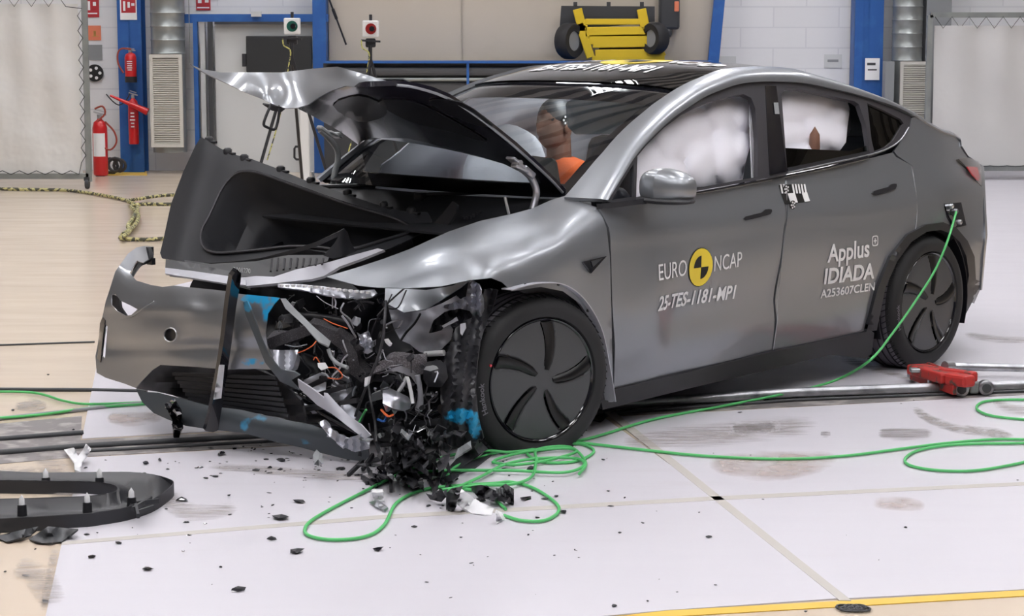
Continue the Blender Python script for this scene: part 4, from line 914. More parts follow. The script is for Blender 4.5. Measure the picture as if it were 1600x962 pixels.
# ---- door mirror
def superell(c, r, n=16, m=24, e=.6, cutz=None, fn=None):
    vs = []
    rows = []
    for i in range(n + 1):
        t = -PI / 2 + PI * i / n; row = []
        for j in range(m):
            p = 2 * PI * j / m; f = lambda v, k: math.copysign(abs(v) ** k, v)
            q = Vector((r[0] * f(math.cos(t), e) * f(math.cos(p), e), r[1] * f(math.cos(t), e) * f(math.sin(p), e), r[2] * f(math.sin(t), e)))
            if fn: q = fn(q)
            row.append(Vector(c) + q)
        row.append(row[0].copy()); rows.append(row)
    return rows
mc = C(1041, 293, y=1.06)
def mfn(q):
    k = q.y / .13; q.z *= (1 - .18 * max(0, k)); q.x += -.02 * k * k + .0; 
    if q.z < -.045: q.z = -.045
    if q.x < -.04: q.x = -.04
    return q
for sg in (1,):
    mb = MB(); mb.grid(superell((mc.x, mc.y, mc.z), (.085, .135, .080), e=.75, fn=mfn), 0)
    o = mb.build('mirror_shell', M['paint'], car, fixn=True)
    base = MB(); base.grid(superell((mc.x, mc.y, mc.z - .052), (.085, .135, .018), 8, 24, .7, fn=lambda q: Vector((max(q.x, -.04), q.y, q.z))), 0)
    base.ribbon([C(940, 322, y=.90) , C(970, 319, y=.95), mc + Vector((.02, -.05, -.055))], [Vector((.03, 0, 0)), Vector((.03, 0, 0)), Vector((.05, 0, 0))], .022)
    b2 = base.build('mirror_base', M['black'], car, 'black mirror foot')
    if sg == -1:
        for q in (o, b2):
            for v in q.data.vertices: v.co.y = -v.co.y
            q.data.flip_normals()
# ---- wheels
def wheel(c, steer, camber, name_lab, flat=0.0):
    hub = empty('wheel', c, steer); hub.parent = car; hub.rotation_euler = (camber, 0, steer); hub['label'] = name_lab
    R = Matrix.Rotation(-PI / 2, 3, 'X')       # turn axis z to +y
    prof = [(.250, -.02), (.262, .008), (.285, .014), (.31, .010), (.328, -.008), (.340, -.035), (.345, -.07), (.346, -.125), (.345, -.18), (.340, -.215), (.328, -.243), (.31, -.258), (.26, -.255), (.25, -.23)]
    n = 96; vs = []; fs = []
    for (r, h) in prof:
        for j in range(n):
            a = 2 * PI * j / n; q = R @ Vector((r * math.cos(a), r * math.sin(a), h))
            lim = -c[2] + .004
            if q.z < lim: q = Vector((q.x * (1 + .06 * flat), q.y + (.02 * flat if h > -.12 else -.02 * flat), lim))
            vs.append(q)
    k = len(prof)
    for i in range(k - 1):
        a = i * n; b = a + n; fs += [(a + j, a + (j + 1) % n, b + (j + 1) % n, b + j) for j in range(n)]
    t = MB().add(vs, fs, True).build('tyre', M['rubber'], hub, fixn=True)
    tv = []; tf = []
    for i in range(5, 11):
        for j in range(n):
            q = vs[i * n + j]; rr_ = math.hypot(q.x, q.z); q = Vector((q.x * (1 + .0014 / rr_), q.y, q.z * (1 + .0014 / rr_)))
            if q.z < -c[2] + .002: q.z = -c[2] + .002
            tv.append(q)
    for i in range(5):
        for j in range(n): a = i * n; b = a + n; tf.append((a + j, a + (j + 1) % n, b + (j + 1) % n, b + j))
    MB().add(tv, tf, True).build('tread', M['tread'], t, fixn=True)
    g = MB()                                    # tread grooves as raised ribs and sipes
    for hh in (-.062, -.10, -.15, -.19):
        ring = [R @ Vector((.3475 * math.cos(a), .3475 * math.sin(a), hh)) for a in [2 * PI * j / 96 for j in range(96)]]
        ring = [q if q.z > -c[2] + .01 else Vector((q.x, q.y, -c[2] + .01)) for q in ring]
        g.tube(ring, .0035, 4, closed=True)
    for j in range(72):
        a = 2 * PI * j / 72
        for (h0, h1) in ((-.018, -.055), (-.2, -.235)):
            p = R @ Vector((.3468 * math.cos(a) if h0 < -.1 else .337 * math.cos(a), (.3468 if h0 < -.1 else .337) * math.sin(a), h0)); q = R @ Vector((.3478 * math.cos(a + .05), .3478 * math.sin(a + .05), h1))
            if p.z > -c[2] + .02 and q.z > -c[2] + .02: g.bar(p, q, .004, .004)
    g.build('tread_grooves', M['deep'], t)
    # wheel cover: shallow dish with five swept spokes
    N, Mr = 180, 22; rows = []
    def depth(r, a):
        d = .012 - .030 * max(0, (r - .07) / .18) ** 2 * .4
        best = 9
        for s5 in range(5):
            a0 = math.radians(106 + 72 * s5) - (.55 * (r / .245) ** 1.6) * -1 * .5
            da = (a - a0 + PI) % (2 * PI) - PI; best = min(best, abs(da) * r) if abs(da) < .9 else best
        wd = lerp(.013, .034, min(1, r / .24))
        if r > .06 and r < .236: d -= .020 * max(0, min(1, (wd - best) / .010)) * max(0, min(1, (r - .055) / .02)) 
        return d
    vs = []; fs = []; core = []; colr = []
    for i in range(Mr + 1):
        r = .243 * i / Mr
        for j in range(N):
            a = 2 * PI * j / N; vs.append(R @ Vector((r * math.cos(a), r * math.sin(a), depth(r, a) - .004)))
    for i in range(Mr):
        for j in range(N): fs.append((i * N + j, i * N + (j + 1) % N, (i + 1) * N + (j + 1) % N, (i + 1) * N + j))
    MB().add(vs, fs, True).build('wheel_cover', M['cover'], hub, 'flat dark grey wheel cover', auto=math.radians(35))
    # the spokes themselves, blades standing proud of the recess
    for s5 in range(5):
        sp = MB(); rows = []
        for i in range(15):
            r = lerp(.045, .238, i / 14); a0 = math.radians(106 + 72 * s5) + .275 * (r / .245) ** 1.6
            wd = lerp(.007, .023, (i / 14) ** .8); row = []
            for k_ in range(7):
                u = -1 + 2 * k_ / 6; aa = a0 + u * wd / r; hgt = .006 - .0045 * u + .004 * (1 - u * u) - .012 * (r / .24) ** 2
                row.append(R @ Vector((r * math.cos(aa), r * math.sin(aa), hgt)))
            rows.append(row)
        sp.grid(rows, .006); sp.build('spoke', M['spoke'], hub, fixn=True)
    for s_, (tx, r0, ang0, dire) in enumerate((('Hankook', .290, -4, -1),)):
        vt, ft = text_mesh(tx, .034, .0008); mb = MB(); mb.add([R @ Vector(((r0 + v.y) * math.cos(math.radians(ang0 + 26) + dire * v.x / r0), (r0 + v.y) * math.sin(math.radians(ang0 + 26) + dire * v.x / r0), .0155 - max(0, v.y - .012) * .1)) for v in vt], ft); mb.build('sidewall_lettering', M['tread'], t)
    if flat > .5: mb = MB(); mb.lathe([(.006, .012), (.006, .016), (0, .016)], 10, R, R @ Vector((.258, -.085, 0))); mb.build('red_dot', M['lamp_red'], t)
    mb = MB(); mb.lathe([(.240, -.012), (.246, .0), (.252, .004), (.256, .0), (.256, -.02)], 96, R); mb.build('rim', M['gloss'], hub)
    mb = MB(); mb.lathe([(.24, -.02), (.235, -.06), (.05, -.07), (.05, -.2), (.2, -.21), (.24, -.23)], 48, R); mb.build('brake_disc', M['darkp'], hub)
    return hub
FW = wheel((-.008, .945, .295), -math.radians(13), math.radians(-1), 'front wheel on the torn side with flattened tyre', 1.0)
RW = wheel((-2.89, .945, .338), 0, 0, 'rear wheel beside the green cable', .3)
wheel((-2.89, -.945, .338), PI, 0, 'far side rear wheel', .3)
wheel((0.0, -.945, .330), PI - .05, 0, 'far side front wheel', .3)
# =================================================================== the torn front
rng = random.Random(11)
def P(name, m, out, ctrl, step=12, th=.004, holes=(), smooth=0, warp=None, parent=car, label=None, mask=None, back=0.0):
    mb = pp(out, ctrl, step, holes, th, smooth, warp, back=back)
    return mb.build(name, M[m], parent, label, attr=sheetmask(mb, mask) if mask else None)
# ---- hood
H = [(880, 302, 'y', .73), (868, 292, 'y', .72), (640, 135, 'y', .68), (560, 136, 'y', .52), (530, 105, 'y', .30), (440, 168, 'y', -.03), (540, 212, 'y', -.70), (700, 230, 'y', 0.02), (637, 216, 'y', -.25), (787, 254, 'y', .40), (760, 190, 'y', .71)]
h_out = [(880, 302), (856, 278), (804, 230), (753, 189), (701, 155), (675, 144), (650, 138), (620, 134), (560, 136), (540, 133), (518, 141), (495, 155), (472, 166), (462, 168), (490, 182), (515, 196), (534, 207), (560, 226), (566, 220), (585, 215), (637, 216), (700, 231), (745, 243), (787, 256), (812, 268), (842, 286)]
def hw(a, b):
    e = min(1.0, max(0.0, (b - (135 + max(0, a - 650) * .62)) / 18)); r = .018 * math.cos(a * .045 + b * .03) * math.sin(b * .11 - a * .03) * e
    return r + .02 * math.exp(-((b - (160 + max(0, a - 560) * .33)) / 12) ** 2)
hood = P('hood', 'hoodin', h_out, H, 9, .022, warp=hw, label='black underside of the folded hood')
fc_out = [(297, 100), (312, 107), (345, 113), (400, 113), (440, 113), (490, 107), (527, 104), (560, 113), (600, 125), (630, 134), (600, 134), (560, 137), (540, 134), (516, 142), (498, 152), (482, 163), (465, 168), (447, 169), (430, 164), (405, 153), (380, 143), (350, 128), (320, 114)]
FC = [(300, 103, 'y', -.68), (345, 114, 'x', .40), (440, 114, 'x', .22), (490, 107, 'x', .34), (527, 104, 'y', .28), (630, 134, 'y', .66), (560, 136, 'y', .50), (440, 168, 'y', -.03), (380, 143, 'y', -.35), (500, 152, 'y', .22), (465, 130, 'x', .36), (420, 140, 'x', .52)]
P('hood_skin', 'paint', fc_out, FC, 7, .004, parent=hood, label='crumpled silver front edge of the hood', warp=lambda a, b: .02 * math.sin(a * .05 + 1) * math.sin(b * .12))
sk = [(878, 300), (856, 276), (804, 228), (753, 187), (701, 153), (650, 136), (620, 133), (560, 135), (527, 104), (560, 113), (640, 128), (705, 148), (760, 180), (812, 226), (862, 272)]
f_ = tps(H); rows = []
for i in range(13):            # outer skin above the inner frame
    t = i / 12; a0, b0 = lerp(880, 640, t), lerp(302, 137, t); bu = 16 * math.sin(PI * t); a1, b1 = lerp(560, 452, t), lerp(224, 168, t)
    L_ = OC + cray(a0, b0 - bu * .8) * (1 / f_(a0, b0 - bu * .8)); R_ = OC + cray(a1, b1) * (1 / f_(a1, b1)); rows.append([L_.lerp(R_, k / 10) + Vector((-.03, 0, .035)) * (1 if 0 < k < 10 else .55) + Vector((-.02, 0, .03)) * math.sin(PI * k / 10) for k in range(11)])
MB().grid(rows, .004).build('hood_skin', M['paint'], hood, fixn=True)
mb = MB(); mb.tube([C(a, b, y=yy) for a, b, yy in [(879, 301, .735), (856, 276, .73), (804, 229, .73), (753, 188, .725), (701, 154, .71), (650, 137, .70), (620, 133, .68)]], .006, 6, res=3); mb.build('hood_edge', M['paint'], hood, 'painted hood edge fold')
mb = MB(); lq = lambda a, b: C(a, b, y=-.03); mb.tube([lq(424, 163), lq(417, 178), lq(412, 194), lq(418, 199), lq(429, 202), lq(434, 190), lq(437, 168)], .006, 8, res=4); mb.build('hood_striker', M['black'], hood, 'black striker loop under the hood edge')
mb = pp([(410, 163), (440, 167), (446, 170), (440, 175), (425, 173)], [(410, 163, 'y', -.08), (440, 167, 'y', -.02), (440, 175, 'y', -.03)], 8, th=.01); mb.build('striker_plate', M['black'], hood)
for pts, nm in (([(670, 158), (720, 160), (770, 196), (745, 196), (700, 178)], 'recess'), ([(590, 160), (640, 158), (700, 185), (760, 222), (700, 205), (640, 190)], 'recess'), ([(520, 165), (560, 150), (600, 165), (600, 182), (560, 190)], 'recess')):
    P('hood_stamping', 'deep', pts, H, 9, .004, smooth=3, parent=hood, back=-.035, warp=hw)
# hinges
mb = MB(); hr = lambda a, b: C(a, b, y=-.71); mb.tube([hr(500, 203), (hr(513, 215)), hr(526, 232), hr(528, 250), hr(523, 270), hr(520, 293)], .014, 8, res=4); mb.bar(hr(498, 198), hr(516, 212), .035, .02, bev=.006); mb.bar(hr(512, 205), hr(530, 215), .05, .012, bev=.004); mb.tube([hr(524, 210) + Vector((0, -.02, 0)), hr(524, 210) + Vector((0, .03, 0))], .012, 8); mb.build('hood_hinge', M['greyp'], car, 'blue grey hood hinge arm on the far side')
mb = MB(); hl = lambda a, b: C(a, b, y=.70); mb.tube([hl(812, 262), hl(826, 272), hl(836, 290), hl(838, 305), hl(832, 327)], .015, 8, res=4); mb.bar(hl(797, 246), hl(815, 262), .05, .012, bev=.004); mb.bar(hl(803, 258), hl(822, 268), .04, .02, bev=.006); mb.bar(hl(816, 262), hl(832, 276), .035, .03, bev=.006); mb.tube([hl(806, 254) + Vector((0, -.01, 0)), hl(806, 254) + Vector((0, .03, 0))], .012, 8); mb.build('hood_hinge', M['alu'], car, 'bare metal hood hinge arm on the near side')
for a0, b0, a1, b1, y in ((488, 268, 494, 292, -.6), (789, 308, 795, 334, .62)):
    mb = MB(); mb.tube([C(a0, b0, y=y), C(a1, b1, y=y)], .006, 8); mb.build('guide_pin', M['whitepl'], car)
# ---- cowl, wipers, bay walls
rows = []
for i in range(8):
    t = i / 7; rows.append([(lerp(-.49 + .25 * max(0, math.cos(y * 2.0)) ** .6, .12, t), y, lerp(.985, .86, t ** .7) + .012 * math.sin(t * 9)) for y in np.linspace(-.76, .76, 24)])
MB().grid(rows, .01).build('cowl', M['softblack'], car, fixn=True)
for y0, y1, z0 in ((.05, .62, 1.0), (-.62, -.05, 1.0)):
    mb = MB(); mb.tube([(-.20, y0, z0 - .01), (-.30, (y0 + y1) / 2, z0 + .01), (-.42, y1, z0 + .03)], [.010, .008, .005], 6, res=3); mb.box((-.20, y0, z0 - .02), (.07, .05, .04), bev=.01); mb.build('wiper_arm', M['black'], car)
for i, (yy) in enumerate((.66, -.66)):
    mb = MB(); mb.grid([[(x, yy + .03 * math.sin(x * 8), z) for z in np.linspace(.35, .90 - .12 * max(0, x), 5)] for x in np.linspace(-.45, -.1 if yy < 0 else .15, 9)], .03); mb.build('inner_wing', M['deep'], car, fixn=True)
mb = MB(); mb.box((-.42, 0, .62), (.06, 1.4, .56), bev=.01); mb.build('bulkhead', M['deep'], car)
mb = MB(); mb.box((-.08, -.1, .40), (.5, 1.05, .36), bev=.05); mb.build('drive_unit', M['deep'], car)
mb = MB()
for k in range(22): mb.box(C(724 + k * 5.2, 340 - k * 1.2 + 2 * math.sin(k), y=.45), (.006, .012, .012))
mb.build('cowl_seal', M['seal'], car); car_last = bpy.data.objects[-1]
P('cowl_panel', 'black', [(640, 300), (700, 292), (800, 318), (850, 312), (830, 326), (750, 345), (705, 362), (690, 340)], [(640, 300, 'z', .92), (830, 326, 'z', .90), (705, 362, 'z', .84), (850, 312, 'z', .93)], 12, .01)
# ---- luggage tub
T = [(316, 215, 'x', .16), (252, 400, 'x', .46), (500, 292, 'x', .10), (665, 331, 'x', -.02), (430, 398, 'x', .42), (650, 365, 'x', .08), (286, 269, 'x', .24), (560, 400, 'x', .34)]
t_out = [(314, 214), (323, 219), (345, 232), (361, 240), (392, 248), (430, 262), (478, 282), (531, 300), (587, 319), (631, 330), (668, 331), (676, 345), (662, 362), (640, 374), (600, 392), (560, 404), (515, 396), (473, 388), (426, 400), (380, 407), (333, 411), (286, 408), (253, 403), (250, 395), (255, 375), (267, 319), (286, 269), (305, 228)]
t_hole = [(317, 362), (317, 380), (324, 391), (340, 396), (367, 395), (411, 391), (458, 386), (505, 388), (545, 392), (600, 377), (636, 366), (643, 358), (631, 348), (603, 337), (556, 324), (500, 305), (442, 284), (411, 273), (389, 269), (372, 272), (358, 284), (345, 304), (330, 337)]
def tw(a, b): return -.03 * math.exp(-((a - 300 + (b - 300) * .25) / 16) ** 2) + .02 * math.exp(-((a - 262 + (b - 300) * .25) / 10) ** 2)
tub = P('luggage_tub', 'softblack', t_out, T, 9, .006, [t_hole], warp=tw, label='black front luggage tub pushed up out of the bay')
f_ = tps(T); hs = crom2(t_hole, 3); H3 = [OC + cray(a, b) * (1 / f_(a, b)) for a, b in hs]; cen = sum(H3, Vector()) / len(H3)
nrm = Vector((0, 0, 0))
for i in range(len(H3)): nrm += (H3[i] - cen).cross(H3[(i + 1) % len(H3)] - cen)
nrm.normalize(); nrm = nrm if nrm.x < 0 else -nrm
dr = (nrm + Vector((-.0, .25, -.35))).normalized(); mb = MB(); loops = []
for s_, d_ in ((1.02, -.010), (1.0, -.014), (.985, .0), (.97, .03), (.93, .12), (.90, .17), (.80, .19), (.77, .22), (.72, .34), (.66, .40), (.3, .42), (.02, .42)): loops.append([cen + (p - cen) * s_ + dr * d_ for p in H3] )
mb.grid([l + [l[0]] for l in loops], 0); mb.build('tub_well', M['softblack'], tub, auto=math.radians(40))
mb = MB(); mb.tube([p + Vector((.008, 0, .004)) for p in H3], .006, 6, closed=True); mb.build('tub_seal', M['seal'], tub)
for a, b in ((324, 219), (353, 237), (379, 247), (436, 265), (483, 283), (540, 302), (597, 321), (640, 330)):
    f0 = 1 / f_(a, b); q = OC + cray(a, b) * f0; mb = MB(); mb.lathe([(.020, -.01), (.020, .012), (.012, .02), (0, .02)], 10, c=q + Vector((-.01, 0, -.002))); mb.box(q + Vector((-.01, .03, -.008)), (.02, .04, .012), bev=.003); mb.build('tub_clip', M['black'], tub)
P('ribbed_bracket', 'black', [(668, 358), (690, 335), (707, 314), (714, 318), (713, 332), (702, 348), (690, 360)], [(668, 358, 'x', .02), (707, 314, 'x', -.05), (702, 348, 'x', .02)], 8, .012)
P('torn_flap', 'softblack', [(400, 405), (453, 391), (493, 378), (520, 366), (538, 357), (543, 362), (548, 378), (556, 392), (540, 400), (520, 404), (505, 399), (522, 381), (529, 369), (493, 386), (447, 399)], [(400, 405, 'x', .48), (538, 357, 'x', .42), (520, 402, 'x', .46), (548, 378, 'x', .36)], 7, .003, warp=lambda a, b: -.02 * math.exp(-((a - 535) / 8) ** 2))
# box under the tub, beams
bx = P('duct_box', 'black', [(288, 406), (330, 412), (400, 408), (450, 398), (515, 398), (512, 408), (462, 421), (428, 431), (384, 432), (320, 418), (290, 414)], [(288, 406, 'x', .50), (515, 398, 'x', .42), (384, 432, 'x', .55)], 8, .03)
q = C(364, 424, x=.62); wtext('R101270', q, .028, M['markwhite'], bx, 'lettering', (-.1, .97, .0), (0, 0, 1), .0, .105)
for k in range(9): 
    a = 425 + k * 10; mb = MB(); mb.bar(C(a, 404, x=.50), C(a - 2, 424 - k * 1.4, x=.54), .008, .008); mb.build('duct_rib', M['seal'], bx)
B = [(259, 418, 'x', .62), (384, 440, 'x', .68), (320, 430, 'x', .66), (300, 412, 'x', .60), (360, 424, 'x', .63)]
P('bumper_beam', 'black', [(259, 405), (300, 410), (356, 423), (384, 433), (384, 441), (356, 434), (300, 426), (258, 421)], B, 9, .04)
P('bumper_beam_face', 'primer', [(258, 418), (300, 423), (356, 431), (384, 438), (384, 445), (356, 443), (300, 434), (258, 427)], [(259, 418, 'x', .63), (384, 440, 'x', .69), (320, 430, 'x', .67), (300, 430, 'x', .67)], 9, .01)
P('support_panel', 'deep', [(300, 433), (380, 445), (440, 446), (560, 465), (590, 462), (560, 452), (520, 420), (560, 404), (600, 392), (560, 400), (470, 415), (400, 420), (290, 410)], [(300, 433, 'x', .55), (590, 462, 'x', .45), (560, 404, 'x', .33), (400, 420, 'x', .48)], 10, .01)
P('crossmember', 'primer', [(372, 434), (400, 431), (428, 432), (462, 421), (515, 409), (560, 396), (590, 388), (600, 390), (565, 404), (531, 416), (506, 431), (487, 436), (434, 442), (384, 447)], [(372, 436, 'x', .68), (462, 425, 'x', .6), (590, 388, 'x', .38), (487, 435, 'x', .6), (531, 416, 'x', .5)], 8, .012, warp=lambda a, b: .012 * math.sin(a * .09))
P('headlamp_strip', 'alu', [(434, 443), (472, 444), (503, 447), (531, 451), (560, 454), (585, 452), (590, 458), (582, 463), (556, 467), (530, 464), (500, 459), (470, 452), (434, 448)], [(434, 445, 'x', .68), (585, 457, 'x', .50), (500, 452, 'x', .64), (530, 464, 'x', .62)], 6, .006, warp=lambda a, b: .008 * math.sin(a * .8))
mb = MB()
for k in range(16): 
    a = 440 + k * 9; mb.box(C(a, 446 + max(0, k - 3) * .9, x=.70 - max(0, k - 4) * .013), (.014, .014, .010), bev=.002)
ls = mb.build('lamp_reflectors', M['whitepl'], car); ls['kind'] = 'stuff'
# dark backing of the crash cavity
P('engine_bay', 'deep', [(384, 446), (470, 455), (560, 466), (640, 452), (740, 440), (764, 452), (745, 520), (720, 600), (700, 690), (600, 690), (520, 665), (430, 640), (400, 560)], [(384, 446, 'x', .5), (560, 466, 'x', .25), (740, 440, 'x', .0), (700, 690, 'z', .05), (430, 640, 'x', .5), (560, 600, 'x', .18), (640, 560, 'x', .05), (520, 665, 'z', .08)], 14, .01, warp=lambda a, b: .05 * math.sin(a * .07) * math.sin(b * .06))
# ---- bumper fascia
BF = [(228, 387, 'x', .42), (205, 400, 'x', .50), (165, 470, 'x', .72), (150, 575, 'x', .74), (205, 620, 'x', .86), (190, 410, 'x', .62), (185, 450, 'x', .74), (260, 450, 'x', .86), (260, 540, 'x', .93), (330, 570, 'x', .95), (350, 455, 'x', .90), (420, 466, 'x', .88), (410, 575, 'x', .88), (300, 500, 'x', .95)]
bf_out = [(188, 413), (200, 396), (214, 386), (227, 384), (232, 405), (224, 410), (214, 407), (203, 426), (213, 438), (236, 445), (254, 448), (272, 446), (300, 449), (330, 452), (356, 455), (375, 459), (437, 465), (428, 475), (418, 490), (415, 520), (418, 540), (424, 553), (432, 578), (398, 576), (356, 577), (307, 573), (250, 570), (238, 578), (224, 592), (212, 606), (194, 599), (165, 590), (151, 582), (149, 556), (153, 535), (158, 504), (165, 471), (172, 450), (180, 424)]
h1 = [(174, 461), (180, 459), (189, 470), (204, 477), (215, 483), (205, 492), (196, 493), (183, 486), (174, 476)]
h2 = [(163, 505), (165, 515), (161, 535), (159, 555), (164, 560), (166, 535), (168, 510)]
h3 = [(266 + 9.5 * math.cos(k * PI / 8), 523 + 10.5 * math.sin(k * PI / 8)) for k in range(16)]
def bw(a, b):
    h = -.02 * math.exp(-((b - (478 + (a - 200) * .04)) / 9) ** 2) * (1 if a < 300 else max(0, 1 - (a - 300) / 80))
    h += .022 * math.exp(-(((a - 322) / 22) ** 2 + ((b - 478) / 16) ** 2)) - .015 * math.exp(-(((a - 300) / 14) ** 2 + ((b - 500) / 26) ** 2))
    h += .02 * math.exp(-((b - 543) / 10) ** 2) + .012 * math.sin(a * .045) * math.sin(b * .05)
    return h
blue1 = blob(428, 485, 26, 34); blue1b = blob(405, 466, 40, 12); blue2 = blob(395, 565, 30, 10)
fas = P('bumper_fascia', 'paint_blue', bf_out, BF, 7, .004, [h1, h2, h3], warp=bw, label='grey front bumper skin peeled loose at the far side', mask=lambda a, b: 1.25 * max(blue1(a, b), blue1b(a, b), .75 * blue2(a, b)))
mb = MB(); mb.tube([C(a, b, x=.955) for a, b in [(266 + 10 * math.cos(k * PI / 8), 523 + 11 * math.sin(k * PI / 8)) for k in range(16)]], .003, 6, closed=True); mb.build('tow_eye_ring', M['steel'], fas)
P('fascia_backing', 'deep', [(256, 512), (276, 512), (278, 534), (256, 536)], BF, 12, .003, parent=fas, back=.03)
P('lamp_bracket', 'black', [(172, 458), (186, 464), (188, 480), (198, 494), (184, 492), (172, 480)], BF, 7, .01, parent=fas, back=.05)
mb = MB(); mb.tube([C(a, b, x=v) for a, b, v in [(232, 388, .40), (234, 400, .41), (228, 408, .44), (218, 412, .47), (210, 424, .52), (206, 432, .55)]], [.014, .02, .012, .014, .01, .008], 6, res=3); mb.box(C(231, 392, x=.39), (.03, .05, .04)); mb.box(C(236, 408, x=.41), (.02, .04, .03)); mb.build('fascia_bracket', M['black'], fas)
P('vent_blade', 'gloss', [(156, 505), (160, 495), (164, 500), (159, 540), (157, 566), (152, 560)], BF, 8, .01, parent=fas, back=-.01)
mb = MB(); mb.tube([C(a, b, x=v) for a, b, v in [(176, 498, .76), (190, 497, .80), (207, 494, .84), (222, 482, .88), (240, 470, .90)]], .0018, 5, res=3); mb.build('crease_line', M['paint'], fas)
# ---- lower grille and chin
LG = [(215, 606, 'x', .84), (250, 571, 'x', .88), (356, 578, 'x', .86), (434, 592, 'x', .78), (448, 648, 'x', .74), (328, 631, 'x', .86), (300, 600, 'x', .74), (380, 610, 'x', .72)]
lg = P('lower_grille', 'black', [(213, 607), (225, 592), (239, 578), (250, 571), (307, 574), (356, 578), (398, 576), (434, 590), (470, 625), (480, 660), (448, 655), (430, 650), (377, 637), (328, 633), (278, 619), (247, 612)], LG, 10, .01, warp=lambda a, b: .02 * math.sin(b * .25), label='black lower air intake')
for k in range(8):
    b0 = 584 + k * 6.3; mb = MB(); mb.bar(C(270 + k * 4, b0, x=.86), C(430 + k * 3, b0 + 6 + k * 2.2, x=.80), .006, .014); mb.build('intake_slat', M['softblack'], lg)
CH = [(213, 607, 'x', .86), (240, 640, 'x', .90), (300, 650, 'x', .94), (400, 662, 'x', .86), (500, 690, 'x', .74), (569, 712, 'x', .68), (330, 672, 'x', .93)]
bl = blob(400, 655, 50, 16); bl2 = blob(470, 690, 50, 12); bl3 = blob(380, 668, 16, 20)
P('bumper_lip', 'chin_blue', [(212, 607), (228, 612), (247, 613), (278, 621), (328, 634), (377, 640), (430, 652), (490, 664), (540, 684), (574, 698), (577, 712), (569, 721), (540, 717), (500, 707), (471, 699), (430, 690), (380, 676), (330, 671), (290, 665), (262, 655), (240, 645), (222, 628)], CH, 9, .006, warp=lambda a, b: -.03 * math.sin(max(0, min(1, (b - 612 - max(0, a - 240) * .16) / 50)) * PI), label='grey bumper lip scuffed blue', mask=lambda a, b: .72 * max(bl(a, b), bl2(a, b), bl3(a, b)))
# black vertical trim hanging across
vt = P('hanging_trim', 'gloss', [(363, 431), (371, 421), (377, 427), (376, 440), (369, 480), (362, 535), (354, 590), (341, 672), (333, 675), (321, 673), (330, 640), (341, 585), (350, 530), (357, 470)], [(370, 430, 'x', .98), (350, 540, 'x', 1.0), (330, 674, 'x', .96), (376, 440, 'x', .94), (341, 672, 'x', .93)], 7, .02, label='gloss black trim bar hanging across the bumper')
P('trim_face', 'whitepl', [(343, 570), (351, 570), (346, 622), (334, 624)], [(370, 430, 'x', .985), (350, 540, 'x', 1.006), (330, 674, 'x', .966), (376, 440, 'x', .945), (341, 672, 'x', .936)], 8, .002, parent=vt)
# ---- torn metal and foam in the cavity
foamw = lambda a, b: .012 * math.sin(a * .12 + b * .07)
P('impact_foam', 'darkfoam', [(414, 531), (453, 515), (486, 506), (500, 508), (526, 518), (546, 533), (558, 553), (561, 570), (572, 582), (566, 598), (546, 583), (543, 566), (533, 547), (513, 531), (486, 523), (453, 534), (418, 546)], [(414, 535, 'x', .70), (486, 512, 'x', .66), (546, 545, 'x', .60), (566, 595, 'x', .58)], 7, .05, warp=foamw, label='dark curved foam absorber')
P('impact_foam', 'foam', [(583, 567), (610, 559), (636, 554), (654, 553), (667, 564), (665, 580), (654, 587), (645, 578), (627, 570), (583, 583)], [(583, 575, 'x', .55), (640, 560, 'x', .50), (660, 580, 'x', .48), (625, 560, 'x', .50)], 7, .05, warp=foamw, label='pale speckled foam absorber')
P('foam_bracket', 'primer', [(580, 584), (627, 571), (645, 578), (655, 588), (650, 600), (642, 588), (620, 580)], [(583, 582, 'x', .53), (640, 575, 'x', .48), (650, 598, 'x', .47)], 7, .004)
mb = MB(); mb.tube([C(652, 586, x=.5), C(656, 605, x=.49), C(657, 625, x=.48), C(654, 640, x=.48)], [.012, .010, .012, .016], 8, res=3); mb.build('link_rod', M['primer'], car)
P('wing_support', 'paint', [(602, 449), (666, 453), (707, 446), (737, 434), (719, 449), (684, 471), (664, 483), (638, 487), (631, 488), (608, 476), (601, 470)], [(602, 455, 'x', .42), (666, 455, 'x', .35), (735, 436, 'y', .86), (664, 483, 'x', .42), (631, 488, 'x', .44), (690, 460, 'x', .34)], 7, .005, label='pale torn wing support below the fender')
P('strut_tower', 'primer', [(602, 470), (631, 489), (664, 484), (690, 474), (712, 462), (722, 470), (712, 486), (700, 500), (708, 515), (705, 530), (690, 545), (673, 553), (655, 549), (640, 537), (625, 531), (613, 510), (605, 486)], [(607, 483, 'x', .30), (690, 476, 'x', .24), (673, 504, 'x', .27), (662, 545, 'x', .30), (620, 520, 'x', .24), (645, 510, 'x', .20), (700, 530, 'x', .3)], 7, .004, warp=lambda a, b: .018 * math.sin(a * .16 + b * .05) + .012 * math.sin(b * .22 - a * .1), label='light grey strut tower')
P('crumpled_rail', 'alu', [(690, 480), (712, 471), (728, 463), (732, 441), (738, 436), (748, 444), (756, 466), (757, 486), (746, 500), (734, 486), (719, 482), (705, 484)], [(694, 478, 'x', .34), (712, 472, 'x', .33), (738, 440, 'y', .86), (755, 475, 'y', .88), (744, 497, 'y', .84)], 5, .005, warp=lambda a, b: .022 * math.sin(a * .45) + .01 * math.sin(b * .3 + a * .2), label='crumpled bare metal rail end')
P('crumpled_rail', 'deep', [(678, 500), (695, 487), (715, 481), (735, 488), (742, 500), (720, 515), (700, 505), (690, 515), (670, 520)], [(678, 500, 'x', .33), (735, 488, 'x', .28), (700, 505, 'x', .33)], 6, .004, warp=lambda a, b: .015 * math.sin(a * .5))  # black sheet put in for the shade of the hole below the rail
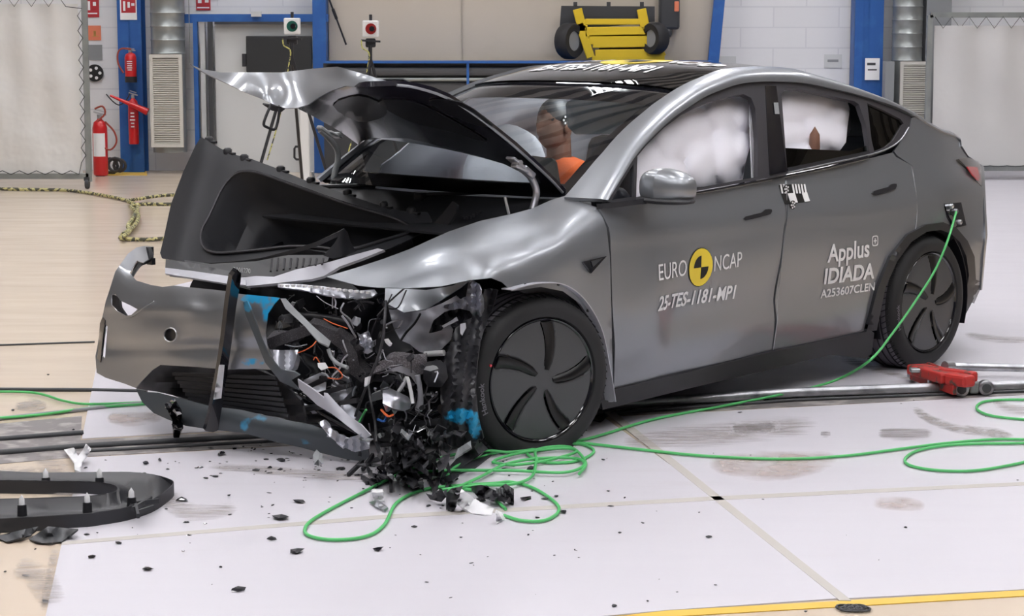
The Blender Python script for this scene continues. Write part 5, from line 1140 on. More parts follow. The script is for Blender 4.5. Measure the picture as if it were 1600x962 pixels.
P('torn_edge', 'primer', [(690, 509), (706, 500), (713, 495), (715, 500), (700, 508), (693, 512)], [(690, 509, 'x', .36), (713, 497, 'x', .35), (700, 508, 'x', .36)], 5, .004)
P('torn_edge', 'primer', [(719, 506), (727, 504), (728, 512), (722, 524), (719, 520)], [(719, 506, 'x', .36), (727, 504, 'x', .35), (722, 524, 'x', .37)], 5, .004)
P('rubber_mount', 'black', [(662, 572), (668, 565), (688, 562), (697, 570), (700, 590), (690, 604), (668, 604), (661, 592)], [(662, 572, 'x', .50), (697, 570, 'x', .44), (668, 604, 'x', .5), (680, 582, 'x', .53)], 6, .05)
mb = MB(); mb.tube([C(664, 553, x=.38), C(694, 551, x=.36)], .012, 8); mb.build('cross_tube', M['whitepl'], car)
P('dark_shield', 'black', [(605, 476), (613, 510), (625, 531), (640, 538), (645, 545), (622, 556), (598, 562), (586, 548), (592, 520), (600, 490)], [(605, 476, 'x', .40), (645, 545, 'x', .42), (598, 562, 'x', .50), (600, 520, 'x', .34)], 7, .004)
tornw = lambda a, b: .015 * math.sin(a * .12 - b * .08)
P('torn_strip', 'greyp', [(438, 466), (446, 466), (463, 484), (490, 510), (517, 533), (514, 541), (498, 534), (475, 508), (446, 482)], [(440, 468, 'x', .80), (517, 533, 'x', .76), (490, 525, 'x', .80)], 6, .006, warp=tornw)
P('torn_strip', 'chin_blue', [(380, 472), (386, 470), (394, 488), (407, 525), (421, 556), (438, 577), (460, 581), (468, 586), (455, 594), (468, 610), (438, 596), (414, 566), (397, 524), (384, 492)], [(380, 475, 'x', .96), (421, 556, 'x', .94), (467, 600, 'x', .88), (450, 580, 'x', .93)], 6, .006, warp=tornw, label='torn bumper edge strip', mask=lambda a, b: .9 * blob(385, 478, 14, 18)(a, b))
P('torn_strip', 'primer', [(465, 592), (486, 606), (507, 622), (506, 613), (512, 614), (521, 624), (531, 635), (542, 646), (564, 663), (579, 680), (570, 686), (547, 668), (518, 646), (496, 633), (467, 606)], [(467, 598, 'x', .86), (520, 630, 'x', .82), (575, 682, 'x', .78)], 6, .006, warp=tornw)
P('torn_bracket', 'alu', [(497, 660), (507, 655), (513, 665), (526, 676), (546, 684), (568, 676), (579, 684), (577, 701), (555, 706), (536, 698), (515, 682)], [(498, 659, 'x', .84), (526, 677, 'x', .84), (578, 690, 'x', .76), (555, 705, 'x', .80)], 5, .012, warp=lambda a, b: .008 * math.sin(a * .5))
mo = P('pump_motor', 'alu', [(598, 607), (605, 604), (620, 611), (637, 619), (643, 627), (641, 638), (632, 642), (614, 638), (598, 630)], [(598, 607, 'x', .62), (637, 619, 'x', .56), (632, 642, 'x', .60), (620, 625, 'x', .64)], 5, .05, warp=lambda a, b: -.02 * math.exp(-((b - 620 - (a - 620) * .3) / 8) ** 2), label='silver pump motor')
P('metal_housing', 'alu', [(414, 545), (440, 547), (466, 546), (463, 560), (458, 575), (448, 584), (430, 572), (418, 560)], [(414, 545, 'x', .74), (466, 548, 'x', .70), (448, 583, 'x', .76)], 5, .02, warp=lambda a, b: .012 * math.sin(a * .35), label='silver housing behind the torn skin')
P('radiator', 'alu', [(468, 596), (500, 582), (545, 588), (550, 610), (536, 625), (560, 640), (552, 662), (525, 640), (500, 640), (460, 634), (470, 615)], [(468, 596, 'x', .58), (545, 588, 'x', .52), (552, 662, 'x', .62), (460, 634, 'x', .66)], 7, .03, warp=lambda a, b: .006 * math.sin(a * 1.2) , label='crushed radiator core')
for a0, b0, a1, b1, x in ((466, 612, 520, 586, .66), (480, 622, 550, 600, .66), (470, 640, 530, 632, .72), (500, 590, 540, 600, .62), (515, 585, 512, 620, .62), (455, 640, 560, 625, .70)):
    mb = MB(); mb.bar(C(a0, b0, x=x), C(a1, b1, x=x - .04), .02, .02, bev=.003); mb.build('radiator_frame', M['black'], car)
mb = MB(); mb.tube([C(a, b, x=.78) for a, b in [(513, 545), (518, 558), (528, 568), (543, 574)]], .008, 8, res=4); mb.build('coolant_pipe', M['greyp'], car)
P('white_bracket', 'whitepl', [(496, 567), (508, 566), (513, 574), (502, 578), (497, 573)], [(496, 567, 'x', .76), (508, 566, 'x', .74), (502, 578, 'x', .76)], 5, .006)
P('pale_connector', 'whitepl', [(600, 530), (604, 529), (610, 537), (608, 541), (602, 535)], [(600, 530, 'x', .56), (604, 529, 'x', .56), (608, 541, 'x', .56)], 5, .01)
P('pale_connector', 'whitepl', [(570, 590), (576, 588), (574, 600), (569, 604)], [(570, 590, 'x', .72), (576, 588, 'x', .72), (570, 604, 'x', .72)], 5, .012)
P('crushed_valve', 'alu', [(560, 524), (570, 519), (580, 527), (585, 541), (574, 546), (563, 540)], [(560, 524, 'x', .60), (580, 527, 'x', .58), (574, 546, 'x', .6)], 4, .02, warp=lambda a, b: .015 * math.sin(a * .9) * math.sin(b * .8))
# wires
def wirepx(pts, x, r, m, name='wire', lab=None, dx=.03):
    mb = MB(); mb.tube([C(a, b, x=x + rng.uniform(-dx, dx)) for a, b in pts], r, 5, res=4); mb.build(name, M[m], car, lab)
wirepx([(465, 551), (476, 547), (488, 540), (494, 533)], .74, .0025, 'wire', lab='orange wire'); wirepx([(490, 562), (494, 558), (505, 573), (522, 574), (531, 580), (535, 588), (528, 592), (512, 590)], .74, .0025, 'wire', lab='orange wire')
wirepx([(506, 498), (520, 505), (543, 513)], .7, .002, 'wire'); wirepx([(603, 470), (601, 500), (598, 530), (590, 560), (578, 590), (566, 620), (555, 650)], .66, .006, 'seal'); wirepx([(632, 450), (600, 480), (584, 510), (578, 530)], .5, .004, 'seal')
wirepx([(575, 600), (580, 630), (586, 660), (588, 690)], .66, .006, 'black'); wirepx([(635, 453), (622, 480), (606, 482)], .48, .003, 'black'); wirepx([(657, 490), (648, 505), (634, 520), (626, 532)], .30, .005, 'black')
wirepx([(622, 612), (630, 600), (636, 590), (642, 612), (645, 630)], .58, .008, 'whitepl', dx=.01)
wirepx([(560, 662), (566, 650), (572, 640)], .66, .005, 'green'); wirepx([(596, 640), (606, 650), (614, 648)], .66, .005, 'wire'); wirepx([(590, 655), (600, 658), (604, 650)], .66, .005, 'bluew' if 'bluew' in M else 'blue')
def cavity(px, py): return inside((px, py), [(415, 470), (500, 468), (600, 468), (610, 540), (690, 560), (695, 680), (600, 695), (500, 640), (430, 600)])
mb = MB(); mb2 = MB()
for k in range(120):
    while True:
        a, b = rng.uniform(415, 700), rng.uniform(465, 700)
        if cavity(a, b): break
    x = rng.uniform(.35, .66); p = C(a, b, x=x); pts = [p]; d = Vector((rng.gauss(0, 1), rng.gauss(0, 1), rng.gauss(0, 1))).normalized()
    for _ in range(rng.randint(2, 4)): d = (d + Vector((rng.gauss(0, .7), rng.gauss(0, .7), rng.gauss(0, .7)))).normalized(); p = p + d * rng.uniform(.02, .05); p.z = max(p.z, .02); pts.append(p)
    (mb if k % 4 else mb2).tube(pts, rng.uniform(.0015, .005), 5, res=3)
o = mb.build('tangled_wires', M['seal'], car); o['kind'] = 'stuff'; o = mb2.build('torn_slivers', M['primer'], car); o['kind'] = 'stuff'
def junk(a, b, s, x, m, name='broken_piece', th=.005, parent=car):
    n = rng.randint(4, 7); o = []; ph = rng.uniform(0, 6)
    el = rng.uniform(.35, 1); rt = rng.uniform(0, PI)
    for k in range(n):
        t = ph + 2 * PI * k / n; r = s * rng.uniform(.5, 1.1); u, v = r * math.cos(t), r * math.sin(t) * el
        o.append((a + u * math.cos(rt) - v * math.sin(rt), b + u * math.sin(rt) + v * math.cos(rt)))
    c = [(a + s, b, 'x', x + rng.uniform(-.05, .05)), (a - s, b + s * .7, 'x', x + rng.uniform(-.05, .05)), (a - s * .5, b - s, 'x', x + rng.uniform(-.05, .05))]
    mb = pp(o, c, max(3, s * .5), th=th, warp=lambda p, q: .006 * math.sin(p * .7) * math.sin(q * .6))
    for v in range(len(mb.v)):
        if mb.v[v][2] < .005: mb.v[v] = (mb.v[v][0], mb.v[v][1], .005)
    return mb.build(name, M[m], parent)
for k in range(62):
    while True:
        a, b = rng.uniform(415, 700), rng.uniform(465, 690)
        if cavity(a, b): break
    junk(a, b, rng.uniform(5, 15), rng.uniform(.40, .64), rng.choice(['black', 'black', 'deep', 'gloss', 'greyp', 'darkp', 'softblack', 'alu', 'seal', 'gloss']))
# coil, hoses, dark tubes
for pts, x, r, m in (([(560, 600), (580, 590), (610, 592), (640, 600)], .5, .018, 'black'), ([(440, 500), (470, 495), (520, 500), (560, 510)], .5, .02, 'black'), ([(640, 640), (665, 650), (690, 640)], .42, .022, 'gloss'), ([(600, 655), (640, 665), (690, 660)], .45, .02, 'black'), ([(430, 610), (470, 620), (520, 650), (560, 670)], .62, .022, 'gloss'), ([(450, 650), (500, 655), (540, 660)], .60, .02, 'black')):
    mb = MB(); mb.tube([C(a, b, x=x) for a, b in pts], r, 10, res=4); mb.build('hose', M[m], car)
# ---- wheel liner
lb = blob(722, 650, 34, 16); lb2 = blob(742, 668, 14, 24)
P('wheel_liner', 'plastic_blue', [(757, 452), (766, 450), (778, 453), (772, 476), (762, 500), (750, 535), (745, 570), (744, 610), (748, 650), (755, 684), (744, 700), (716, 700), (700, 696), (692, 670), (688, 620), (690, 580), (700, 545), (712, 512), (728, 500), (746, 492)], [(770, 455, 'y', .86), (772, 476, 'y', .86), (750, 535, 'x', .33), (745, 600, 'x', .36), (755, 684, 'x', .33), (692, 690, 'x', .44), (690, 600, 'x', .44), (700, 545, 'x', .40), (720, 600, 'x', .47), (725, 650, 'x', .46)], 6, .005, warp=lambda a, b: .016 * math.sin(a * .32 + b * .03) + .006 * math.sin(a * .8 + b * .09), label='shiny black torn wheel liner with blue scuffs', mask=lambda a, b: 1.3 * max(lb(a, b), lb2(a, b)))
P('liner_edge', 'softblack', [(800, 450), (846, 445), (880, 454), (902, 474), (915, 496), (905, 494), (890, 480), (872, 468), (850, 470), (848, 460), (820, 458)], [(800, 450, 'y', .90), (880, 454, 'y', .90), (915, 496, 'y', .90), (850, 468, 'y', .88)], 6, .004)
for sg in (1, -1):
    rows = [[(r * math.cos(a), sg * (.90 - h), .36 + r * math.sin(a)) for (r, h) in [(.40, 0), (.41, .15), (.40, .30), (.2, .32)]] for a in [math.radians(t) for t in range(-10, 81 if sg > 0 else 191, 10)][::1]]
    rows = [[(-p[0], p[1], p[2]) for p in r] for r in rows]
    MB().grid(rows, .004).build('wheel_housing', M['deep'], car, fixn=True)
# ---- the dummy in the far seat
hd = C(866, 196, x=-1.50)
dm = empty('crash_test_dummy', c2w((-1.60, hd.y, .62)), TH, 'brown crash test dummy in an orange shirt, seen through the windscreen', 'crash test dummy')
D = lambda p: Vector(p) - Vector((-1.60, hd.y, .62))
def ell(c, r, n=14, m=20, fn=None):
    rows = []
    for i in range(n + 1):
        t = -PI / 2 + PI * i / n; row = []
        for j in range(m + 1):
            p = 2 * PI * (j % m) / m; q = Vector((r[0] * math.cos(t) * math.cos(p), r[1] * math.cos(t) * math.sin(p), r[2] * math.sin(t)))
            if fn: q = fn(q)
            row.append(Vector(c) + q)
        rows.append(row)
    return rows
def face(q):
    if q.x > 0 and q.z < .0: q.x *= 1 + .10 * min(1, -q.z / .06); q.y *= .92
    if q.x > .06 and abs(q.y) < .022 and -.035 < q.z < .02: q.x += .026 * (1 - abs(q.y) / .022)
    if q.x > .05 and -.062 < q.z < -.05: q.x -= .008
    if q.x > .05 and .015 < q.z < .04 and .015 < abs(q.y) < .055: q.x -= .010
    return q
mb = MB(); mb.grid(ell(D((hd.x, hd.y, hd.z)), (.100, .080, .125), 28, 36, face), 0)
mb.tube([D((hd.x - .03, hd.y, hd.z - .06)), D((hd.x - .04, hd.y, hd.z - .20))], .062, 16)
for s_ in (1, -1): mb.grid(ell(D((hd.x - .005, hd.y + s_ * .08, hd.z - .01)), (.018, .010, .030), 8, 10), 0)
body = mb.build('body', M['skin'], dm, 'brown rubber head and neck')
mb = MB()
tor = [((-.05, 0, -.16), (.055, .075)), ((-.06, 0, -.19), (.09, .17)), ((-.07, 0, -.24), (.11, .215)), ((-.08, 0, -.34), (.12, .20)), ((-.09, 0, -.50), (.12, .18)), ((-.08, 0, -.66), (.13, .18))]
mb.grid([[D((hd.x + c[0] + r[0] * math.cos(a), hd.y + r[1] * math.sin(a), hd.z + c[2])) for a in [k * 2 * PI / 24 for k in range(25)]] for c, r in tor], .004)
for s_ in (1, -1): mb.tube([D((hd.x - .07, hd.y + s_ * .17, hd.z - .23)), D((hd.x - .03, hd.y + s_ * .23, hd.z - .36)), D((hd.x + .08, hd.y + s_ * .24, hd.z - .46))], [.065, .055, .048], 12, res=4)
mb.build('shirt', M['orange'], dm, 'orange cotton shirt')
mb = MB()
for s_ in (1, -1):
    mb.tube([D((hd.x + .07, hd.y + s_ * .24, hd.z - .455)), D((hd.x + .20, hd.y + s_ * .22, hd.z - .52)), D((hd.x + .30, hd.y + s_ * .18, hd.z - .56))], [.040, .034, .028], 10, res=4)
    mb.tube([D((hd.x - .05, hd.y + s_ * .09, hd.z - .66)), D((hd.x + .38, hd.y + s_ * .11, hd.z - .60)), D((hd.x + .62, hd.y + s_ * .11, hd.z - .95))], [.09, .065, .045], 12, res=4)
mb.build('limbs', M['skin'], body)
mb = MB(); mb.grid(ell(D((hd.x - .015, hd.y, hd.z + .035)), (.103, .088, .105), 12, 20, lambda q: Vector((q.x, q.y, max(q.z, -.01)))), 0); mb.build('cap', M['darkp'], dm, 'dark head cap')
hm = D((hd.x + .01, hd.y + .083, hd.z + .03)); R = Matrix.Rotation(-PI / 2, 3, 'X')
mb = MB(); mb.lathe([(.026, 0), (.026, .003), (0, .003)], 16, R, hm); td = mb.build('target_marker', M['markblack'], dm); mb = MB()
for k in range(5): mb.lathe([(.006, 0), (.006, .002), (0, .002)], 8, R, hm + Vector((.016 * math.cos(k * 1.257), .004, .016 * math.sin(k * 1.257))))
mb.build('target_dots', M['markwhite'], td)
# =================================================================== things lying on the floor
def cable(name, segs, label, r=.0062, z=.012, grp=None):
    mb = MB()
    for s_ in segs: mb.tube([p if isinstance(p, Vector) else W(p[0], p[1], z + (p[2] if len(p) > 2 else 0)) for p in s_], r, 7, res=6)
    return thing(mb, name, M['green'], label, 'cable', grp)
sock = c2w(CS(1494, 331, .03)); 
def cy(a, b, y): return c2w(C(a, b, y=y))
cable('green_cable', [[sock, cy(1482, 372, 1.02), cy(1462, 420, 1.03), cy(1432, 468, 1.05), cy(1395, 520, 1.12), cy(1360, 562, 1.25), W(1310, 592, .05), W(1240, 612, .03), W(1130, 634, .012), W(1020, 655, .012), W(930, 682, .012), W(860, 697, .012), W(800, 706, .02), W(757, 704, .03), W(700, 712, .02), W(640, 733, .02), W(560, 772, .012), W(500, 804, .012), W(478, 822, .012), W(482, 836, .012), W(520, 843, .012), W(570, 838, .012), W(600, 820, .012), W(620, 785, .012), W(660, 765, .012), W(720, 758, .012), W(770, 755, .02), W(800, 753, .012), W(835, 763, .012), W(868, 785, .012), W(872, 800, .012), W(850, 813, .012), W(815, 813, .012), W(788, 805, .012)]],
      'green cable running from the charging socket down to the looped end by the torn corner')
cable('green_cable', [[(1640, 688), (1560, 686), (1480, 692), (1400, 702), (1320, 712), (1220, 717), (1100, 712), (1000, 702), (930, 694), (880, 690), (830, 698), (825, 710), (850, 722), (900, 720), (928, 705), (905, 693), (850, 697), (790, 703), (720, 725), (700, 742), (698, 755), (712, 762), (760, 770), (790, 795)]], 'green cable crossing the right floor plates to the coil by the front wheel')
cable('green_cable', [[(905, 740), (915, 722), (890, 698), (840, 702), (838, 720), (830, 745), (800, 756), (750, 758), (690, 765)], [(640, 758), (650, 740), (700, 735), (800, 735), (880, 738), (912, 727), (900, 716), (840, 716), (790, 725), (750, 745), (700, 768)], [(770, 722), (800, 726), (850, 720), (900, 706), (880, 700), (820, 706), (780, 716), (770, 722)]], 'tangled coil of green cable beside the flat front wheel', z=.02)
cable('green_cable', [[(1660, 690), (1600, 692), (1500, 694), (1440, 702), (1416, 714), (1420, 726), (1460, 734), (1520, 735), (1580, 726), (1640, 712)]], 'loop of green cable at the right edge beyond the seam')
cable('green_cable', [[(1660, 626), (1590, 624), (1545, 626), (1528, 632), (1530, 642), (1560, 651), (1640, 658)]], 'small loop of green cable near the red jack')
cable('green_cable', [[(-40, 612), (50, 613), (100, 626), (140, 631), (228, 628)], [(-40, 655), (60, 648), (140, 637), (228, 631)]], 'pair of green cables on the left floor running under the bumper')
# trim ring at the left
def ribpath(px, z0, z1, w0, w1, name, m, parent, res=5):
    """an upright band following a path on the floor"""
    c = crom([Vector((a, b, 0)) for a, b in px], res)[0]; P0 = [W(p.x, p.y, 0) for p in c]; n = len(P0); rows = []
    for i in range(n):
        t = (P0[min(i + 1, n - 1)] - P0[max(i - 1, 0)]).normalized(); nn = Vector((-t.y, t.x, 0)); q = P0[i]
        rows.append([q - nn * w0 + Vector((0, 0, z0)), q - nn * (w0 * .6) + Vector((0, 0, z0 * .5 + z1 * .5)), q - nn * .2 * w0 + Vector((0, 0, z1)), q + nn * w1 * .5 + Vector((0, 0, z1 * .96)), q + nn * w1 + Vector((0, 0, z1 * .7))])
    mb = MB().grid([[p - parent.location for p in r] for r in rows], .006); return mb.build(name, M[m], parent, fixn=True)
pv = W(180, 800); ring = empty('trim_ring', (pv.x, pv.y, 0), 0, 'long black oval plastic trim lying on the floor at the left edge', 'trim')
ro = crom2([(-70, 760), (60, 759), (150, 758), (205, 758), (240, 762), (262, 768), (271, 775), (258, 788), (236, 802), (200, 814), (160, 821), (110, 826), (-70, 829)], 3); rh = crom2([(-66, 773), (80, 772), (140, 773), (172, 777), (184, 783), (178, 790), (150, 795), (100, 798), (-66, 800)], 3)
v2, fs = flat_tri(ro, [rh], 5); wo = np.array([tuple(W(a, b))[:2] for a, b in densify(ro, 4)]); wh_ = np.array([tuple(W(a, b))[:2] for a, b in densify(rh, 4)]); vs = []
for (a, b) in v2:
    p = W(a, b); do = math.sqrt(((wo - (p.x, p.y)) ** 2).sum(1).min()); di = math.sqrt(((wh_ - (p.x, p.y)) ** 2).sum(1).min()); e = min(do, di)
    h = .052 if e < .014 else max(.016, .052 - (e - .014) * 1.6)
    if p.y > W(0, 785).y: h = .052 - .3 * e
    if a > 200: h = max(h, .036) if a < 236 else .05 - .02 * max(0, (a - 250) / 20)
    vs.append(Vector((p.x, p.y, h)) - ring.location)
V, F = sheet(vs, fs, .004, (0, 0, 9)); mb = MB(); mb.add(V, F, True); mb.build('trim_face', M['black'], ring)
for lp, nm in ((ro, 'outer_wall'), (rh, 'inner_wall')):
    mb = MB(); P0 = [W(a, b) - ring.location for a, b in lp]; P0.append(P0[0]); mb.grid([[p + Vector((0, 0, .001)) for p in P0], [p + Vector((0, 0, .025)) for p in P0], [p + Vector((0, 0, .051)) for p in P0]], .003); mb.build(nm, M['softblack'], ring, fixn=True)
for a, b in ((35, 812), (137, 808), (206, 800), (72, 766), (156, 766)):
    q = W(a, b) - ring.location; mb = MB(); h = .055 if b > 780 else .05; mb.lathe([(0, 0), (.018, 0), (.016, h), (0, h)], 10, None, q); cl_ = mb.build('clip_socket', M['black'], ring); mb = MB(); mb.lathe([(.011, h - .002), (.010, h + .02), (.0, h + .036)], 10, None, q); mb.build('clip', M['whitepl'], cl_)
mb = MB()
for p, q in (((208, 795), (236, 778)), ((216, 800), (240, 792)), ((214, 786), (248, 782)), ((212, 790), (216, 806))): mb.bar(W(*p, .05) - ring.location, W(*q, .052) - ring.location, .010, .016)
mb.build('rib', M['softblack'], ring)
# red trolley jack
pj = W(1490, 612); jk = empty('trolley_jack', (pj.x, pj.y, 0), 0, 'worn red trolley jack on steel wheels behind the rear wheel', 'jack'); J = lambda a, b, z: W(a, b, z) - jk.location
ax = (J(1512, 600, .07) - J(1432, 578, .07)).normalized()
mb = MB(); mb.bar(J(1432, 576, .075), J(1486, 591, .085), .11, .05, bev=.01); mb.bar(J(1484, 591, .085), J(1516, 596, .09), .075, .055, bev=.014); mb.bar(J(1470, 582, .09), J(1524, 589, .095), .05, .05, bev=.012); mb.build('jack_arm', M['redjack'], jk)
mb = MB()
for a, b, c, d in ((1424, 584, 1492, 608), (1450, 574, 1520, 600)): mb.bar(J(a, b, .045), J(c, d, .045), .02, .055, bev=.004)
mb.build('jack_frame', M['redjack'], jk)
mb = MB(); mb.bar(J(1424, 582, .05), J(1440, 577, .05), .05, .05, bev=.006); mb.box(J(1458, 594, .05), (.05, .03, .05), bev=.006); mb.box(J(1430, 578, .09), (.05, .05, .02), bev=.004); mb.build('jack_pivot', M['steel'], jk)
mb = MB(); mb.tube([J(1502, 606, .038), J(1540, 604, .038)], .010, 8); mb.build('axle', M['duct'], jk)
for a, b in ((1501, 607), (1540, 605)):
    q = J(a, b, .038); mb = MB(); Rr = Matrix.Rotation(PI / 2, 3, 'X'); mb.lathe([(0, .024), (.028, .024), (.036, .018), (.036, -.018), (.028, -.024), (0, -.024)], 24, Rr, q); w_ = mb.build('jack_wheel', M['steel'], jk); mb = MB(); mb.lathe([(.022, .025), (.021, .029), (.010, .031), (.0, .031)], 16, Rr, q + Vector((0, -.002, 0))); mb.build('wheel_hub', M['darkp'], w_)
mb = MB(); mb.box(J(1521, 604, .04), (.045, .05, .06), bev=.01); mb.build('rear_block', M['duct'], jk)
mb = MB(); mb.tube([J(1478, 572, .06), J(1660, 576, .05)], .020, 12); mb.tube([J(1476, 572, .065), J(1488, 572, .06)], .026, 12); mb.build('jack_handle', M['steel'], jk, 'long steel handle')
# shards: one shape function, every piece its own object
def shard_mesh(size, r, flat=.25, jag=.45):
    bm = bmesh.new(); bmesh.ops.create_icosphere(bm, subdivisions=1, radius=1)
    el = r.uniform(.35, 1)
    for v in bm.verts: v.co = v.co * r.uniform(1 - jag, 1 + jag * .6); v.co.y *= el; v.co.z *= flat
    mz = min(v.co.z for v in bm.verts)
    for v in bm.verts: v.co.z -= mz
    for v in bm.verts: v.co *= size
    me = bpy.data.meshes.new('fragment'); bm.to_mesh(me); bm.free(); return me
fr = random.Random(5); meshes = {}
for m in ('black', 'softblack', 'gloss'):
    meshes[m] = []
    for k in range(9): me = shard_mesh(1.0, fr, fr.uniform(.12, .40)); me.materials.append(M[m]); meshes[m].append(me)
def frag(a, b, w_px, m=None, label=None, group='loose black plastic fragments on the white floor', name='plastic_fragment', hk=1.0):
    k = (W(a, b) - Vector((0, 0, CAMH))).length / FPX; s_ = w_px * k / 2; m = m or fr.choice(['black', 'softblack', 'black', 'gloss'])
    o = bpy.data.objects.new(name, fr.choice(meshes[m])); COL.objects.link(o); p = W(a, b); z = .0045 if inside_plate(a, b) else .0008
    o.location = (p.x, p.y, z); o.rotation_euler = (0, 0, fr.uniform(0, 6.28)); o.scale = (s_, s_, s_ * hk)
    tag(o, label or 'small black plastic fragment lying loose on the white floor plates', 'fragment', group); return o
def inside_plate(a, b): return a > 128 and b > 720 or a > 300
SP = [(115, 672, 7), (75, 586, 5), (20, 642, 8), (400, 738, 12), (420, 772, 12), (358, 776, 8), (330, 745, 6), (345, 888, 10), (186, 851, 16), (232, 893, 20), (372, 926, 22), (284, 784, 26), (345, 712, 26), (70, 941, 24), (165, 720, 12), (228, 727, 14), (170, 703, 14), (250, 722, 14), (312, 732, 12), (262, 735, 6), (322, 749, 8), (136, 837, 10), (292, 818, 12), (295, 838, 10), (320, 820, 8), (360, 806, 10), (40, 900, 18), (145, 873, 16), (55, 858, 6), (8, 894, 6),
      (466, 787, 30), (440, 812, 34), (465, 866, 24), (591, 862, 22), (424, 846, 18), (480, 700, 20), (530, 735, 24), (560, 745, 18), (440, 722, 24), (500, 718, 14), (525, 712, 14), (670, 792, 16), (750, 785, 18), (690, 755, 26), (712, 752, 16), (657, 751, 12), (700, 746, 10), (820, 782, 26), (852, 782, 18), (868, 778, 10), (880, 803, 16), (840, 811, 8), (830, 735, 20), (765, 738, 16), (762, 690, 10), (647, 826, 10), (618, 838, 5), (720, 842, 6), (667, 912, 10), (704, 936, 8), (898, 862, 8), (866, 870, 5), (762, 872, 6), (740, 885, 5), (1107, 842, 12), (1004, 819, 10), (968, 835, 7), (976, 780, 6), (1192, 782, 5), (1012, 941, 10), (1200, 628, 24), (1156, 646, 8), (1115, 710, 4), (1173, 713, 4), (1415, 826, 10), (1322, 838, 4), (1373, 877, 4), (1030, 907, 5), (1118, 916, 5), (1058, 927, 4), (900, 862, 6), (1258, 958, 8), (1428, 627, 4), (1408, 632, 4), (1540, 652, 4), (1590, 752, 4)]
SPECIAL = {(466, 787): 'black clip fragment inside the left end of the green cable loop', (440, 812): 'chunky black broken bracket left of the green cable loop', (372, 926): 'leaf shaped dark fragment near the bottom of the photo, left', (70, 941): 'black fragment at the bottom left corner by the plate edge', (284, 784): 'glossy black splinter right of the trim ring tip', (345, 712): 'pointed black fragment below the hanging trim', (186, 851): 'black tent shaped fragment below the trim ring', (232, 893): 'curved black sliver low on the left plate', (1107, 842): 'black fragment standing alone on the right front plate', (1200, 628): 'flat black fragment beside the steel rail', (591, 862): 'black clip with a white pin in front of the debris', (465, 866): 'small hooked black fragment below the green cable loop'}
for a, b, w_ in SP: frag(a, b, w_, label=SPECIAL.get((a, b)), group=None if (a, b) in SPECIAL else 'loose black plastic fragments on the white floor')
for o in bpy.data.objects:
    if o.name.startswith('plastic_fragment') and o.get('group') in (None, ''): 
        if 'group' in o: del o['group']
for k in range(170):
    if k < 100: a, b = fr.gauss(455, 105), fr.gauss(718, 20)
    elif k < 135: a, b = fr.gauss(700, 110), fr.gauss(762, 22)
    else: a, b = fr.uniform(120, 1100), fr.uniform(730, 950)
    if b < 690 or a < 130 or a > 1150: continue
    frag(a, b, abs(fr.gauss(0, 4)) + 3)
# the distinct pieces
def fpiece(name, px, m, label, cat='fragment', z=.05, th=.006, warp=.02, step=6, smooth=0):
    """a bent sheet lying on the floor: px = (x, y, height)"""
    o2 = [(p[0], p[1]) for p in px]; v2, fs = flat_tri(crom2(o2, smooth) if smooth else o2, [], step); hs = np.array([[p[0], p[1], p[2]] for p in px], float); vs = []
    for (a, b) in v2:
        d = ((hs[:, :2] - (a, b)) ** 2).sum(1) + 4; w_ = 1 / d ** 1.5; h = float((hs[:, 2] * w_).sum() / w_.sum()); vs.append(W(a, b, max(.006, h + warp * .3 * math.sin(a * .3) * math.sin(b * .4))))
    V, F = sheet(vs, fs, th, (0, 0, CAMH)); V[:, 2] = np.maximum(V[:, 2], .005)
    mb = MB(); mb.add(V, F, True); return thing(mb, name, M[m], label, cat)
fpiece('vent_fragment', [(730, 760, .01), (752, 757, .06), (775, 766, .05), (790, 755, .08), (803, 764, .06), (803, 786, .01), (778, 782, .03), (750, 778, .02)], 'black', 'ribbed black duct fragment beside the white tape', warp=.03)
g0 = bpy.data.objects['vent_fragment']
for k in range(6): mb = MB(); mb.bar(W(776 + k * 4, 762, .07), W(778 + k * 4, 776, .035), .006, .004); mb.build('slot', M['greyp'], g0)
fpiece('white_tape', [(713, 765, .10), (722, 764, .09), (752, 785, .02), (772, 793, .006), (768, 804, .006), (738, 802, .006), (728, 796, .01), (714, 785, .04)], 'tape', 'crumpled white tape piece stuck across the floor seam', 'tape', warp=.008)
fpiece('white_tape', [(776, 796, .05), (784, 800, .04), (790, 810, .006), (776, 818, .006)], 'tape', 'small folded white tape tip right of the crumpled piece', 'tape')
fpiece('white_tape', [(100, 702, .02), (115, 699, .05), (122, 712, .03), (136, 694, .09), (141, 699, .07), (136, 714, .03), (128, 722, .03), (126, 745, .006), (118, 745, .006), (116, 722, .04)], 'tape', 'torn white tape sticking up at the left plate corner', 'tape')
fpiece('white_label', [(581, 764, .05), (598, 764, .05), (600, 782, .008), (583, 783, .008)], 'whitepl', 'small white speckled label tag in front of the debris', 'tag', warp=0)
fpiece('metal_scrap', [(576, 784, .01), (590, 780, .03), (606, 792, .02), (600, 796, .01), (585, 790, .015)], 'steel', 'small bent metal scrap under the white tag', 'scrap')
fpiece('bracket_fragment', [(697, 770, .02), (706, 762, .12), (722, 760, .14), (716, 775, .08), (710, 796, .01), (697, 796, .01)], 'black', 'upright black bracket fragment left of the white tape')
fpiece('bracket_fragment', [(665, 770, .03), (676, 775, .03), (680, 770, .06), (690, 766, .07), (697, 776, .03), (690, 784, .01), (672, 780, .01)], 'softblack', 'curled grey black fragment between the cable strands')
fpiece('bracket_fragment', [(654, 760, .03), (652, 748, .10), (660, 746, .10), (663, 765, .01)], 'black', 'tall narrow black fragment under the green cable')
fpiece('liner_fragment', [(690, 742, .01), (744, 682, .10), (762, 700, .05), (730, 722, .02), (712, 732, .01)], 'darkp', 'smoky grey torn sheet leaning below the wheel liner', warp=.01)
